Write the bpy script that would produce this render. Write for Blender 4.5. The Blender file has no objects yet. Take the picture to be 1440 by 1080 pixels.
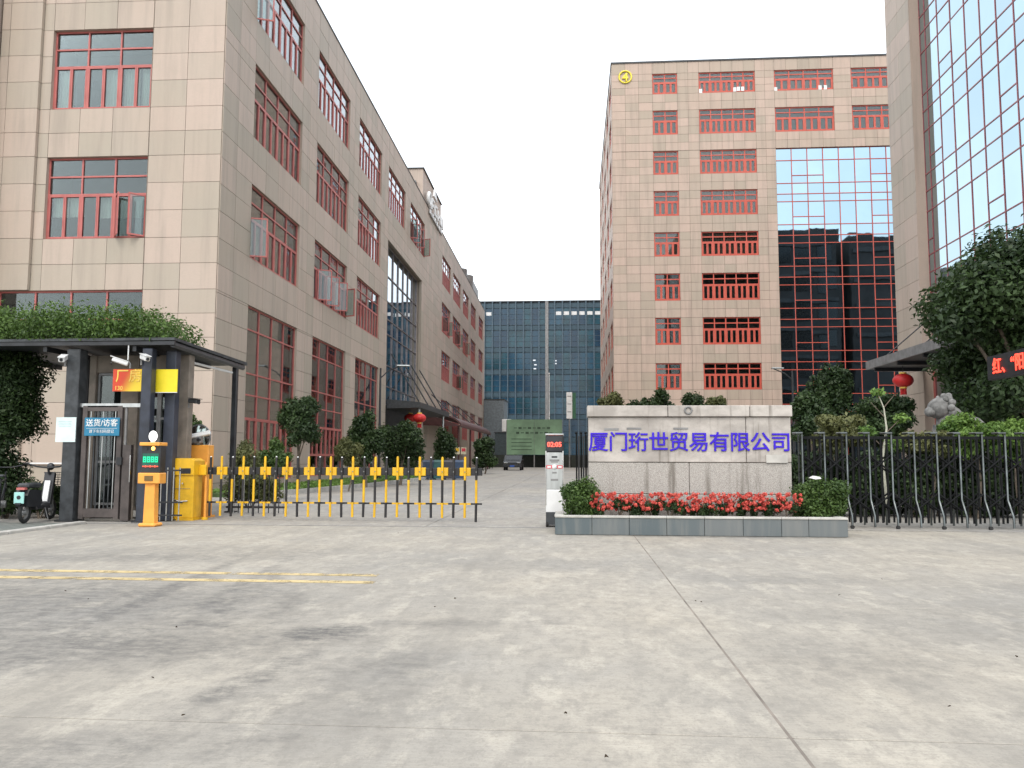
import bpy, math, random
import numpy as np
from mathutils import Matrix, Vector, Euler
random.seed(7); rng = np.random.default_rng(11)
sc = bpy.context.scene; COL = sc.collection
R = math.radians; PI = math.pi

# ------------------------------------------------------------------ camera
YAW, PIT, ROL, FPX = R(4.275), R(5.11), R(.18), 1163.0
cy, sy, cp, sp = math.cos(YAW), math.sin(YAW), math.cos(PIT), math.sin(PIT)
FW = Vector((-sy*cp, cy*cp, sp)); RT0 = Vector((cy, sy, 0)); UP0 = RT0.cross(FW)
RT = RT0*math.cos(ROL) + UP0*math.sin(ROL); UP = UP0*math.cos(ROL) - RT0*math.sin(ROL)
CAM = Vector((0, 0, 1.2))
cd = bpy.data.cameras.new('camera'); co = bpy.data.objects.new('camera', cd); COL.objects.link(co)
cd.sensor_width = 36; cd.lens = FPX/1440*36; cd.clip_start = .05; cd.clip_end = 3000
m = Matrix.Identity(4)
for i in range(3): m[i][0], m[i][1], m[i][2], m[i][3] = RT[i], UP[i], -FW[i], CAM[i]
co.matrix_world = m; sc.camera = co

def px(P):                                   # world point -> photo pixel and depth
    q = Vector(P) - CAM; d = q.dot(FW)
    if d <= .1: return None
    return 720 + FPX*q.dot(RT)/d, 540 - FPX*q.dot(UP)/d, d

def gnd(x, y, z=0.):                          # photo pixel -> point on the level z
    r = RT*((x-720)/FPX) + UP*((540-y)/FPX) + FW
    s = (z-CAM.z)/r.z; return CAM + r*s

# ------------------------------------------------------------------ sky, sun, exposure
w = bpy.data.worlds.new('World'); sc.world = w; w.use_nodes = True
nt = w.node_tree; nt.nodes.clear(); N = nt.nodes.new; L = nt.links.new
SUN_EL, SUN_AZ = R(52), R(184)               # azimuth clockwise from +Y
sky = N('ShaderNodeTexSky'); sky.sky_type = 'NISHITA'; sky.sun_disc = False
sky.sun_elevation = SUN_EL; sky.sun_rotation = SUN_AZ; sky.air_density = 1.2; sky.dust_density = 4; sky.ozone_density = 1
b1 = N('ShaderNodeBackground'); b1.inputs['Strength'].default_value = .07; L(sky.outputs[0], b1.inputs['Color'])
tc = N('ShaderNodeTexCoord'); mp = N('ShaderNodeMapping'); mp.inputs['Scale'].default_value = (1, 1, 2.2); L(tc.outputs['Generated'], mp.inputs[0])
nz = N('ShaderNodeTexNoise'); nz.inputs['Scale'].default_value = 2.2; nz.inputs['Detail'].default_value = 6; L(mp.outputs[0], nz.inputs[0])
cr = N('ShaderNodeValToRGB'); cr.color_ramp.elements[0].position = .3; cr.color_ramp.elements[1].position = .62
cr.color_ramp.elements[0].color = (.86, .93, .98, 1); cr.color_ramp.elements[1].color = (1.0, 1.0, 1.0, 1); L(nz.outputs[0], cr.inputs[0])
b2 = N('ShaderNodeBackground'); b2.inputs['Strength'].default_value = 1.34; L(cr.outputs[0], b2.inputs['Color'])
ad = N('ShaderNodeAddShader'); L(b1.outputs[0], ad.inputs[0]); L(b2.outputs[0], ad.inputs[1])
ow = N('ShaderNodeOutputWorld'); L(ad.outputs[0], ow.inputs[0])
sl = bpy.data.lights.new('sun', 'SUN'); sl.energy = .9; sl.angle = R(20); sl.color = (1, .95, .87)
so = bpy.data.objects.new('sun', sl); COL.objects.link(so); so.location = (-20, -40, 60)
sd = Vector((math.sin(SUN_AZ)*math.cos(SUN_EL), math.cos(SUN_AZ)*math.cos(SUN_EL), math.sin(SUN_EL)))
so.rotation_euler = (-sd).to_track_quat('-Z', 'Y').to_euler()
vs = sc.view_settings; vs.view_transform = 'Standard'; vs.look = 'None'; vs.exposure = 0.2; vs.gamma = 1
cyc = sc.cycles; cyc.use_denoising = True; cyc.max_bounces = 7; cyc.diffuse_bounces = 3; cyc.glossy_bounces = 4
cyc.transparent_max_bounces = 16; cyc.transmission_bounces = 4; cyc.caustics_reflective = False; cyc.caustics_refractive = False

# ------------------------------------------------------------------ materials
class MatB:
    def __init__(s, name):
        s.m = bpy.data.materials.new(name); s.m.use_nodes = True; s.t = s.m.node_tree
        s.p = s.t.nodes['Principled BSDF']; s.out = s.t.nodes['Material Output']; s._pos = None
    def n(s, t, **k):
        o = s.t.nodes.new(t)
        for a, b in k.items(): setattr(o, a, b)
        return o
    def l(s, a, b): s.t.links.new(a, b)
    def pos(s):
        if not s._pos: s._pos = s.n('ShaderNodeNewGeometry').outputs['Position']
        return s._pos
    def noise(s, scale, sx=(1, 1, 1), detail=5, rough=.55, vec=None):
        mp = s.n('ShaderNodeMapping'); mp.inputs['Scale'].default_value = sx; s.l(vec or s.pos(), mp.inputs[0])
        n = s.n('ShaderNodeTexNoise'); n.inputs['Scale'].default_value = scale; n.inputs['Detail'].default_value = detail
        n.inputs['Roughness'].default_value = rough; s.l(mp.outputs[0], n.inputs[0]); return n.outputs[0]
    def ramp(s, v, a, b, c0=0., c1=1.):
        r = s.n('ShaderNodeMapRange'); r.interpolation_type = 'SMOOTHSTEP'
        for i, x in zip((1, 2, 3, 4), (a, b, c0, c1)): r.inputs[i].default_value = x
        s.l(v, r.inputs[0]); return r.outputs[0]
    def math(s, op, a, b=None):
        n = s.n('ShaderNodeMath', operation=op)
        for i, x in enumerate((a, b)):
            if x is None: continue
            if isinstance(x, (int, float)): n.inputs[i].default_value = x
            else: s.l(x, n.inputs[i])
        return n.outputs[0]
    def mix(s, f, a, b, mode='MIX'):
        n = s.n('ShaderNodeMix', data_type='RGBA', blend_type=mode)
        if isinstance(f, (int, float)): n.inputs[0].default_value = f
        else: s.l(f, n.inputs[0])
        for i, x in ((6, a), (7, b)):
            if isinstance(x, tuple): n.inputs[i].default_value = (*x[:3], 1)
            else: s.l(x, n.inputs[i])
        return n.outputs[2]
    def bump(s, h, strength=.3, dist=.01):
        b = s.n('ShaderNodeBump'); b.inputs['Strength'].default_value = strength; b.inputs['Distance'].default_value = dist
        s.l(h, b.inputs['Height']); s.l(b.outputs[0], s.p.inputs['Normal'])
    def base(s, c):
        if isinstance(c, tuple): s.p.inputs['Base Color'].default_value = (*c[:3], 1)
        else: s.l(c, s.p.inputs['Base Color'])
    def set(s, rough=.6, metal=0., spec=None):
        s.p.inputs['Roughness'].default_value = rough; s.p.inputs['Metallic'].default_value = metal
        if spec is not None: s.p.inputs['Specular IOR Level'].default_value = spec

def sh(c, k): return tuple(min(1, x*k) for x in c[:3])
def pm(name, col, rough=.6, metal=0., var=.18, scale=4., bump=0., spec=None, sx=(1, 1, 1)):
    b = MatB(name); b.set(rough, metal, spec)
    n = b.noise(scale, sx); b.base(b.mix(b.ramp(n, .3, .7), sh(col, 1-var), sh(col, 1+var)))
    if bump: b.bump(b.noise(scale*14, sx), bump, .004)
    return b.m
def emis(name, col, s):
    b = MatB(name); b.base((.02, .02, .02)); b.p.inputs['Emission Color'].default_value = (*col, 1); b.p.inputs['Emission Strength'].default_value = s
    return b.m

def tile_mat(name, col, grain=(1, 1, .12)):
    b = MatB(name); b.set(.55, 0, .35)
    oi = b.n('ShaderNodeObjectInfo').outputs['Random']
    at = b.n('ShaderNodeAttribute', attribute_name='tint').outputs['Fac']
    rv = b.math('FRACT', b.math('ADD', oi, at))
    c = b.mix(rv, (col[0]*.84, col[1]*.875, col[2]*.84), (col[0]*1.11, col[1]*1.04, col[2]*1.04))
    big = b.ramp(b.noise(.35), .3, .75); c = b.mix(b.math('MULTIPLY', big, .35), c, (col[0]*.98, col[1]*.88, col[2]*.84))
    st = b.ramp(b.noise(1.6, (1.6, 1.6, .12), 6, .62), .42, .78); c = b.mix(b.math('MULTIPLY', st, .55), c, sh(col, .6)); c = b.mix(b.math('MULTIPLY', b.ramp(b.noise(2.6, (1, 1, .7), 7, .7), .45, .75), .26), c, (col[0]*.8, col[1]*.82, col[2]*.78))
    g = b.noise(38, (.35, .35, 1.3), 3); c = b.mix(b.math('MULTIPLY', b.ramp(g, .35, .7), .16), c, sh(col, .75))
    b.base(c); b.bump(g, .15, .004); return b.m
TILE = tile_mat('beige_stone_tile', (.475, .41, .348))
TILE4 = tile_mat('warm_beige_stone_tile', (.48, .392, .325))
JOINT = pm('dark_joint', (.13, .105, .09), .9)
CAPM = pm('dark_roof_cap', (.05, .055, .06), .6)
def paint(name, col, rough=.45):
    b = MatB(name); b.set(rough); n = b.ramp(b.noise(2.2, (1, 1, 1), 6), .35, .75); f = b.ramp(b.noise(30), .55, .75)
    c = b.mix(n, col, sh(col, .78)); b.base(b.mix(b.math('MULTIPLY', f, .35), c, sh(col, .55))); return b.m
RED = paint('pinkish_red_window_paint', (.50, .145, .13))
RED4 = paint('orange_red_window_paint', (.56, .10, .065))
def glass(name, tint, boost, add, gtint=(.92, .97, 1.0)):
    b = MatB(name); t = b.t
    tr = b.n('ShaderNodeBsdfTransparent'); tr.inputs[0].default_value = (*tint, 1)
    gl = b.n('ShaderNodeBsdfGlossy'); gl.inputs['Color'].default_value = (*gtint, 1); gl.inputs['Roughness'].default_value = .015
    fr = b.n('ShaderNodeFresnel'); fr.inputs[0].default_value = 1.5
    bm = b.n('ShaderNodeBump'); bm.inputs['Strength'].default_value = .06; bm.inputs['Distance'].default_value = .02
    b.l(b.noise(.8, (1, 1, 1), 2), bm.inputs['Height']); b.l(bm.outputs[0], gl.inputs['Normal'])
    f = b.math('MINIMUM', b.math('ADD', b.math('MULTIPLY', fr.outputs[0], boost), add), .93)
    mx = b.n('ShaderNodeMixShader'); b.l(f, mx.inputs[0]); b.l(tr.outputs[0], mx.inputs[1]); b.l(gl.outputs[0], mx.inputs[2])
    b.l(mx.outputs[0], b.out.inputs[0]); return b.m
GLASS = glass('window_glass', (.76, .82, .80), 1.45, 0.)
def mirror(name, col, wob=.12):
    b = MatB(name); b.set(.02, 1.0); oi = b.n('ShaderNodeObjectInfo').outputs['Random']
    n = b.ramp(b.noise(.7, (1, 1, 1), 4), .3, .7); c = b.mix(oi, sh(col, .9), sh(col, 1.05))
    b.base(b.mix(b.math('MULTIPLY', n, .25), c, sh(col, .85))); b.bump(b.noise(.6, (1, 1, 1), 2), wob, .02); return b.m
MIR4 = mirror('blue_mirror_glass', (.31, .44, .53)); MIRT = mirror('pale_mirror_glass', (.40, .53, .585)); MIRL = mirror('grey_mirror_glass', (.42, .50, .56))
ROOM = pm('room_wall', (.16, .15, .145), .9); DARK = pm('dark_void', (.03, .03, .032), .9)
CURT = pm('pale_curtain', (.78, .80, .77), .9, var=.1, sx=(6, 6, .2)); CURTP = pm('dull_pink_curtain', (.30, .18, .15), .9, var=.2, sx=(4, 4, .2))
BLK = pm('black_steel', (.022, .024, .028), .38, var=.3); BLKM = pm('weathered_black_steel', (.04, .045, .05), .5, var=.35, scale=7, bump=.1)
YEL = pm('barrier_yellow', (.72, .42, .015), .42, var=.12, scale=5); ORG = pm('kiosk_orange', (.82, .36, .06), .42, var=.1); BLKP = pm('barrier_black', (.018, .018, .02), .4)
WHT = pm('white_plastic', (.75, .76, .76), .35, var=.06); SIL = pm('brushed_steel', (.50, .52, .52), .3, .9, var=.12, scale=9, sx=(1, 1, .2)); GRM = pm('grey_metal', (.22, .22, .22), .5, .3)
RUB = pm('rubber', (.02, .02, .02), .8); CONCP = pm('pale_concrete', (.45, .44, .41), .85, var=.15, bump=.2)
CHROME = pm('chrome', (.7, .7, .7), .1, 1., var=.03)
BARK = pm('bark', (.13, .105, .08), .9, var=.3, scale=12, bump=.5); SOIL = pm('soil', (.06, .045, .03), .95, var=.3, scale=10)

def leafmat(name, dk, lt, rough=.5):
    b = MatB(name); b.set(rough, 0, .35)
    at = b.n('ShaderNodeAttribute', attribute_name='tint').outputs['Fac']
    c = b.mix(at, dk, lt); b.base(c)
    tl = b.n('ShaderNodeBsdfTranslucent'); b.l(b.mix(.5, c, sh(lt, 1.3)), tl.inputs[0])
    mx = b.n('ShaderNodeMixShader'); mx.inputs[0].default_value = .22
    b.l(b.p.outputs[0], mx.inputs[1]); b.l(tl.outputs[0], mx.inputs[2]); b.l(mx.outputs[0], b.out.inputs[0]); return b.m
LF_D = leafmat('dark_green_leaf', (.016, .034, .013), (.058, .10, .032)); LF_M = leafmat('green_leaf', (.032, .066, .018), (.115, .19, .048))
LF_L = leafmat('light_green_leaf', (.06, .13, .025), (.20, .32, .07)); LF_Y = leafmat('olive_leaf', (.07, .085, .03), (.17, .18, .07))
LF_I = leafmat('ivy_leaf', (.035, .072, .016), (.13, .22, .05)); PETAL = leafmat('red_petal', (.45, .035, .03), (.74, .16, .12), .6); DRY = leafmat('dry_brown_leaf', (.05, .035, .02), (.10, .07, .04), .8)

# ------------------------------------------------------------------ object helpers
def link(name, data, parent=None, loc=(0, 0, 0), rot=(0, 0, 0), scale=None):
    o = bpy.data.objects.new(name, data); COL.objects.link(o); o.location = loc; o.rotation_euler = rot
    if scale: o.scale = scale
    if parent: o.parent = parent
    return o
def tag(o, label, cat, group=None, kind=None):
    o['label'] = label; o['category'] = cat
    if group: o['group'] = group
    if kind: o['kind'] = kind
    return o
def thing(name, label, cat, loc=(0, 0, 0), rz=0., group=None): return tag(link(name, None, None, loc, (0, 0, rz)), label, cat, group)
def struct(o): o['kind'] = 'structure'; return o

class MB:
    def __init__(s): s.v = []; s.f = []; s.mi = []; s.sm = []; s.mats = []
    def _m(s, m):
        if m not in s.mats: s.mats.append(m)
        return s.mats.index(m)
    def add(s, vs, fs, m, smooth=False):
        k = len(s.v); s.v += [tuple(v) for v in vs]; i = s._m(m)
        for f in fs: s.f.append([a+k for a in f]); s.mi.append(i); s.sm.append(smooth)
        return s
    def box(s, c, d, m, rz=0., M=None, bev=0.):
        x, y, z = d[0]/2, d[1]/2, d[2]/2
        if bev:
            b = min(bev, x*.9, y*.9, z*.9); vs = []; idx = {}
            for sx in (-1, 1):
                for sy_ in (-1, 1):
                    for sz in (-1, 1):
                        for ax in range(3):
                            p = [sx*(x-b), sy_*(y-b), sz*(z-b)]; p[ax] = (sx*x, sy_*y, sz*z)[ax]
                            idx[(sx, sy_, sz, ax)] = len(vs); vs.append(p)
            fs = []; I = idx
            for q in (-1, 1):
                fs.append([I[(q, a, b2, 0)] for a, b2 in ((-1, -1), (1, -1), (1, 1), (-1, 1))][::q])
                fs.append([I[(a, q, b2, 1)] for a, b2 in ((-1, -1), (1, -1), (1, 1), (-1, 1))][::-q])
                fs.append([I[(a, b2, q, 2)] for a, b2 in ((-1, -1), (1, -1), (1, 1), (-1, 1))][::q])
            for a in (-1, 1):
                for b2 in (-1, 1):
                    fs.append([I[(a, b2, -1, 0)], I[(a, b2, 1, 0)], I[(a, b2, 1, 1)], I[(a, b2, -1, 1)]])
                    fs.append([I[(a, -1, b2, 0)], I[(a, 1, b2, 0)], I[(a, 1, b2, 2)], I[(a, -1, b2, 2)]])
                    fs.append([I[(-1, a, b2, 1)], I[(1, a, b2, 1)], I[(1, a, b2, 2)], I[(-1, a, b2, 2)]])
                    for c3 in (-1, 1): fs.append([I[(a, b2, c3, 0)], I[(a, b2, c3, 1)], I[(a, b2, c3, 2)]])
        else:
            vs = [(a*x, b*y, e*z) for a in (-1, 1) for b in (-1, 1) for e in (-1, 1)]
            fs = [(0, 1, 3, 2), (4, 6, 7, 5), (0, 4, 5, 1), (2, 3, 7, 6), (0, 2, 6, 4), (1, 5, 7, 3)]
        T = M or Matrix.Rotation(rz, 4, 'Z'); c = Vector(c)
        return s.add([c + (T @ Vector(v)) for v in vs], fs, m)
    def tube(s, pts, r, m, seg=8, caps=True, smooth=True):
        pts = [Vector(p) for p in pts]; n = len(pts); rs = r if isinstance(r, (list, tuple)) else [r]*n
        vs = []; ref = None
        for i, p in enumerate(pts):
            d = (pts[min(i+1, n-1)]-pts[max(i-1, 0)]).normalized()
            if ref is None: ref = d.orthogonal().normalized()
            u = (ref - d*ref.dot(d)).normalized(); ref = u; v2 = d.cross(u)
            for k in range(seg):
                a = 2*PI*k/seg; vs.append(p + (u*math.cos(a)+v2*math.sin(a))*rs[i])
        fs = [(i*seg+k, i*seg+(k+1) % seg, (i+1)*seg+(k+1) % seg, (i+1)*seg+k) for i in range(n-1) for k in range(seg)]
        s.add(vs, fs, m, smooth)
        if caps:
            s.add(vs[:seg], [tuple(range(seg))[::-1]], m); s.add(vs[-seg:], [tuple(range(seg))], m)
        return s
    def ball(s, c, r, m, seg=12, rings=8, jit=0., rot=None):
        r = r if isinstance(r, (list, tuple)) else (r, r, r); vs = []
        for i in range(rings+1):
            t = PI*i/rings
            for k in range(seg):
                a = 2*PI*k/seg; j = 1+jit*(random.random()-.5)*2 if 0 < i < rings else 1
                v = Vector((r[0]*math.sin(t)*math.cos(a)*j, r[1]*math.sin(t)*math.sin(a)*j, r[2]*math.cos(t)*j))
                vs.append(Vector(c) + (rot @ v if rot else v))
        fs = [(i*seg+k, (i+1)*seg+k, (i+1)*seg+(k+1) % seg, i*seg+(k+1) % seg) for i in range(rings) for k in range(seg)]
        return s.add(vs, fs, m, True)
    def torus(s, c, R0, r, m, axis='X', seg=28, k=8):
        vs = []
        for i in range(seg):
            a = 2*PI*i/seg
            for j in range(k):
                b = 2*PI*j/k; q = (R0+r*math.cos(b)); p = (r*math.sin(b), q*math.cos(a), q*math.sin(a))
                if axis == 'Y': p = (p[1], p[0], p[2])
                if axis == 'Z': p = (p[1], p[2], p[0])
                vs.append(Vector(c)+Vector(p))
        fs = [(i*k+j, i*k+(j+1) % k, ((i+1) % seg)*k+(j+1) % k, ((i+1) % seg)*k+j) for i in range(seg) for j in range(k)]
        return s.add(vs, fs, m, True)
    def prism(s, poly, a, b, m, axis='Y'):            # polygon extruded along an axis from a to b
        def P(u, v, t): return {'Y': (u, t, v), 'X': (t, u, v), 'Z': (u, v, t)}[axis]
        n = len(poly); vs = [P(u, v, a) for u, v in poly]+[P(u, v, b) for u, v in poly]
        fs = [tuple(range(n)), tuple(range(2*n-1, n-1, -1))]+[(i, i+n, (i+1) % n+n, (i+1) % n) for i in range(n)]
        return s.add(vs, fs, m)
    def mesh(s, name):
        me = bpy.data.meshes.new(name); me.from_pydata(s.v, [], s.f)
        for mm in s.mats: me.materials.append(mm)
        me.polygons.foreach_set('material_index', s.mi); me.polygons.foreach_set('use_smooth', s.sm); me.update(); return me
    def build(s, name, parent=None, loc=(0, 0, 0), rot=(0, 0, 0)): return link(name, s.mesh(name), parent, loc, rot)

_unit = {}
def ubox(name, parent, c, d, mat, rot=(0, 0, 0)):      # one piece: shares the unit box of its material
    if mat.name not in _unit: _unit[mat.name] = MB().box((0, 0, 0), (1, 1, 1), mat).mesh('block_'+mat.name)
    return link(name, _unit[mat.name], parent, c, rot, d)

def leaves(pts, nrm, size, mat, tint, name='leaves', aspect=.5, jit=.35):
    n = len(pts); d = rng.normal(size=(n, 3)); nrm = nrm/np.maximum(np.linalg.norm(nrm, axis=1, keepdims=True), 1e-6)
    t = d - nrm*(d*nrm).sum(1, keepdims=True); t /= np.linalg.norm(t, axis=1, keepdims=True); b = np.cross(nrm, t)
    s = (size*(1+jit*rng.uniform(-1, 1, n)))[:, None]
    v = np.empty((n, 4, 3)); v[:, 0] = pts-t*s*.5; v[:, 1] = pts+b*s*aspect*.5+nrm*s*.08; v[:, 2] = pts+t*s*.5-nrm*s*.1; v[:, 3] = pts-b*s*aspect*.5+nrm*s*.08
    me = bpy.data.meshes.new(name); me.vertices.add(n*4); me.vertices.foreach_set('co', v.ravel())
    me.loops.add(n*4); me.loops.foreach_set('vertex_index', np.arange(n*4, dtype=np.int32))
    me.polygons.add(n); me.polygons.foreach_set('loop_start', np.arange(0, n*4, 4, dtype=np.int32)); me.polygons.foreach_set('loop_total', np.full(n, 4, dtype=np.int32))
    a = me.attributes.new('tint', 'FLOAT', 'POINT'); a.data.foreach_set('value', np.repeat(np.clip(tint, 0, 1), 4).astype(np.float32))
    me.materials.append(mat); me.update(calc_edges=True); return me
def crown_pts(clumps, n, shell=2.6):
    c = np.array(clumps, float); vol = (c[:, 3]*c[:, 4]*c[:, 5])**(.75); k = rng.choice(len(c), n, p=vol/vol.sum())
    d = rng.normal(size=(n, 3)); d /= np.linalg.norm(d, axis=1, keepdims=True)
    r = rng.uniform(0, 1, n)**(1/shell)*(1+.10*rng.normal(size=n)); p = c[k, :3]+d*c[k, 3:]*r[:, None]
    ct = rng.uniform(-.28, .28, len(c))[k]; return p, d, ct
def crown(name, parent, clumps, n, size, mat, shell=2.6, droop=.35, stuff=False, zmin=None):
    p, d, ct = crown_pts(clumps, n, shell)
    if zmin is not None: p[:, 2] = np.maximum(p[:, 2], zmin+rng.uniform(0, .05, len(p)))
    nr = d*.7+rng.normal(size=d.shape)*.55+np.array([0, 0, droop]); t = .45+ct+rng.normal(size=len(p))*.2
    return link(name, leaves(p, nr, size, mat, t, name), parent)
def clumpy(rx, ry, rz, cz, k, s0=.32, s1=.5, seed=0, flat=1.):
    g = np.random.default_rng(seed); o = [(0, 0, cz, rx*.62, ry*.62, rz*.62)]
    for i in range(k):
        d = g.normal(size=3); d /= np.linalg.norm(d); q = g.uniform(s0, s1); f = 1-q*.75
        o.append((d[0]*rx*f, d[1]*ry*f, cz+d[2]*rz*f, rx*q, ry*q, rz*q*flat))
    return o
def tree(name, label, loc, h, rx, rz, n, size, mat, seed=0, group=None, cat='tree', trunk_r=.07, k=11, ry=None, limbs=5, cz=None, flat=.8, s0=.28, s1=.46):
    ry = ry or rx; cz = cz or h-rz; t = thing(name, label, cat, loc, 0, group); g = random.Random(seed)
    b = MB(); top = Vector((g.uniform(-.1, .1)*rx, g.uniform(-.1, .1)*rx, cz+.2*rz)); mid = Vector((g.uniform(-.12, .12), g.uniform(-.12, .12), (cz-rz)*.6+.1))
    b.tube([(0, 0, -.05), mid, (top+mid)/2, top], [trunk_r*1.25, trunk_r, trunk_r*.75, trunk_r*.35], BARK, 8)
    cl = clumpy(rx, ry, rz, cz, k, s0=s0, s1=s1, seed=seed, flat=flat)
    for i in range(limbs):
        c = Vector(cl[1+i % k][:3]); s0 = mid.lerp(top, g.uniform(.1, .6)); b.tube([s0, s0.lerp(c, .5)+Vector((0, 0, -.06*rz)), c], [trunk_r*.5, trunk_r*.36, trunk_r*.15], BARK, 6)
    b.build('trunk', t); crown('crown', t, cl, n, size, mat, zmin=.05); return t

_txt = {}
def text(body, size, mat, depth=.01, bold=0., align='CENTER', sx=1.):
    c = bpy.data.curves.new('lettering', 'FONT'); c.body = body; c.size = size; c.extrude = depth/2; c.bevel_depth = bold; c.bevel_resolution = 0; c.align_x = align; c.resolution_u = 3
    o = bpy.data.objects.new('tmp', c); COL.objects.link(o); bpy.context.view_layer.update()
    me = bpy.data.meshes.new_from_object(o.evaluated_get(bpy.context.evaluated_depsgraph_get())); bpy.data.objects.remove(o)
    me.materials.clear(); me.materials.append(mat)
    if sx != 1: me.transform(Matrix.Diagonal((sx, 1, 1, 1)))
    me.transform(Matrix.Rotation(PI/2, 4, 'X')); return me          # stands upright, faces -Y

# ------------------------------------------------------------------ ground
def concrete(name, col, stains_and_strips=()):
    b = MatB(name); b.set(.82, 0, .3); P = b.pos()
    n1 = b.ramp(b.noise(.28, (1, .8, 1), 6, .6), .28, .75); n2 = b.ramp(b.noise(1.7, (1, .55, 1), 8, .66), .35, .75); n3 = b.noise(55, (1, 1, 1), 4, .7)
    c = b.mix(n1, (col[0]*.78, col[1]*.80, col[2]*.83), (col[0]*1.14, col[1]*1.09, col[2]*1.0)); c = b.mix(b.math('MULTIPLY', n2, .6), c, sh(col, .66)); c = b.mix(b.math('MULTIPLY', b.ramp(b.noise(6.5, (1, .45, 1), 8, .75), .46, .62), .45), c, sh(col, .6)); c = b.mix(b.math('MULTIPLY', b.ramp(b.noise(3.1, (1.2, .5, 1), 7, .72), .5, .64), .5), c, (col[0]*1.28, col[1]*1.26, col[2]*1.2))
    tr = b.ramp(b.noise(.9, (1, .07, 1), 5, .6), .52, .74); c = b.mix(b.math('MULTIPLY', tr, .5), c, sh(col, .5)); c = b.mix(b.math('MULTIPLY', b.ramp(b.noise(11, (1, .75, 1), 8, .8), .47, .62), .42), c, sh(col, .52))         # tyre rubber along the way in
    c = b.mix(b.math('MULTIPLY', b.ramp(n3, .52, .66), .45), c, sh(col, .55)); c = b.mix(b.math('MULTIPLY', b.ramp(b.noise(120, (1, 1, 1), 2), .62, .75), .3), c, sh(col, 1.4))
    br = b.noise(26, (.12, 3.2, 1), 3, .6)                                                                     # broom finish across
    c = b.mix(b.math('MULTIPLY', b.ramp(br, .4, .7), .26), c, sh(col, .56))
    ed = b.noise(2.6, (1, 1, 1), 8, .78); hf = b.ramp(b.noise(9, (.7, 1.2, 1), 8, .8), .40, .60, .35, 1.0)
    for (sx, sy_, rx, ry, ang, k) in stains_and_strips:
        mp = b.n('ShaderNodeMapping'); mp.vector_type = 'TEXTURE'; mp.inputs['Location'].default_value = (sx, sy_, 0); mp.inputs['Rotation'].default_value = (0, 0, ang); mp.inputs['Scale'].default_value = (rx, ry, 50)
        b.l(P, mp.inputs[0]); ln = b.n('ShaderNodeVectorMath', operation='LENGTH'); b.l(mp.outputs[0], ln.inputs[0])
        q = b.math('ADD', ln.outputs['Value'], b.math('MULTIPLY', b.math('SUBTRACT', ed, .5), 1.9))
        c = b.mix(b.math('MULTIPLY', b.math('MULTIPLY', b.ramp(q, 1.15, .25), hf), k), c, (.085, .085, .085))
    b.base(c); b.bump(b.math('ADD', b.math('MULTIPLY', n3, .5), br), .35, .006); return b.m
st = [(1.94, 13.06, 2.7, .16, 0, .6), (-7.4, 14.0, .45, .3, 0, .4), (6.5, 14.75, 4.0, .3, 0, .45), (-5.5, 9.6, 2.4, .5, .1, .4), (-1.7, 5.72, .38, .3, .3, .85), (-.95, 6.1, .55, .22, .1, .4), (-.15, 6.15, .22, .16, 0, .34), (-1.75, 4.5, .16, .7, -.25, .6), (-2.4, 5.3, 1.5, .8, .3, .42),  # opens with dark strips along planter foot, kiosk base and gate, then stains
      (-4.3, 6.6, 2.4, 1.8, 0, .62), (-3.6, 5.0, 1.8, .8, .2, .42), (-6.5, 7.6, 1.8, 1.2, 0, .3), (-2.4, 6.9, .2, 1.3, .3, .34), (3.0, 6.6, 1.8, 1.1, 0, .2), (4.6, 8.2, 1.5, .6, 0, .18), (-4.5, 10.4, 3.0, .9, .1, .26), (-2.3, 3.3, 1.2, .4, .2, .45), (-1.2, 4.3, .7, .9, -.3, .3), (-2.9, 7.4, .25, 2.0, .15, .4), (-4.9, 4.6, .9, 1.0, .3, .4), (6.0, 11.2, 2.5, .5, 0, .2), (-3.75, 8.0, .12, 3.2, .12, .5), (-3.2, 8.2, .1, 3.4, .1, .35), (-5.2, 6.3, .1, 2.6, .3, .4), (-1.1, 5.0, .5, .5, 0, .3), (1.6, 5.2, .9, .7, .3, .25), (2.2, 8.6, 1.6, .5, 0, .25), (-.6, 9.5, 2.2, .7, 0, .2), (3.6, 4.6, .9, .5, 0, .22)]
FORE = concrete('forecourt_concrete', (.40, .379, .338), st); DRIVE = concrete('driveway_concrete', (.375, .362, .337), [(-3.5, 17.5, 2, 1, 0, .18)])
EARTH = pm('bare_earth', (.22, .21, .19), .95, var=.15, scale=.5, bump=.2)
struct(MB().box((0, 300, -.62), (2400, 2400, 1), EARTH).build('ground'))
fc = struct(MB().box((2, -2.5, -.16), (44, 34, .1), JOINT).build('forecourt'))
xs = [-20, -8.72, .93, 10.6, 24]; ys = [-19, -9, 3.77, 14.42]
for i in range(4):
    for j in range(3):
        x0, x1, y0, y1 = xs[i], xs[i+1], ys[j], ys[j+1]
        if i == 0 and j == 2: continue
        bb = MB(); g = .0055
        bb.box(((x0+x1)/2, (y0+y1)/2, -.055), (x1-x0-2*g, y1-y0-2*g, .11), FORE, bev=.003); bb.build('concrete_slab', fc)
SEAL = pm('dark_joint_sealant', (.055, .052, .048), .9, var=.4, scale=9)
MB().box((5.6, 3.77, -.03), (30, .03, .052), SEAL).build('joint_seal', fc); MB().box((.93, 3, -.0265), (.03, 22.6, .051), pm('pale_joint_mortar', (.2, .175, .15), .9, var=.3, scale=3)).build('joint_seal', fc)
dw = struct(MB().box((3, 90, -.16), (70, 151, .1), JOINT).build('driveway'))
xd = [-32, -13.2, -7.9, -2.6, 2.7, 8.0, 13.3, 38]; yd = [14.52, 20, 25.4, 30.8, 36.2, 42, 48, 54, 60, 66, 74, 82, 92, 104, 118, 165]
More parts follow.
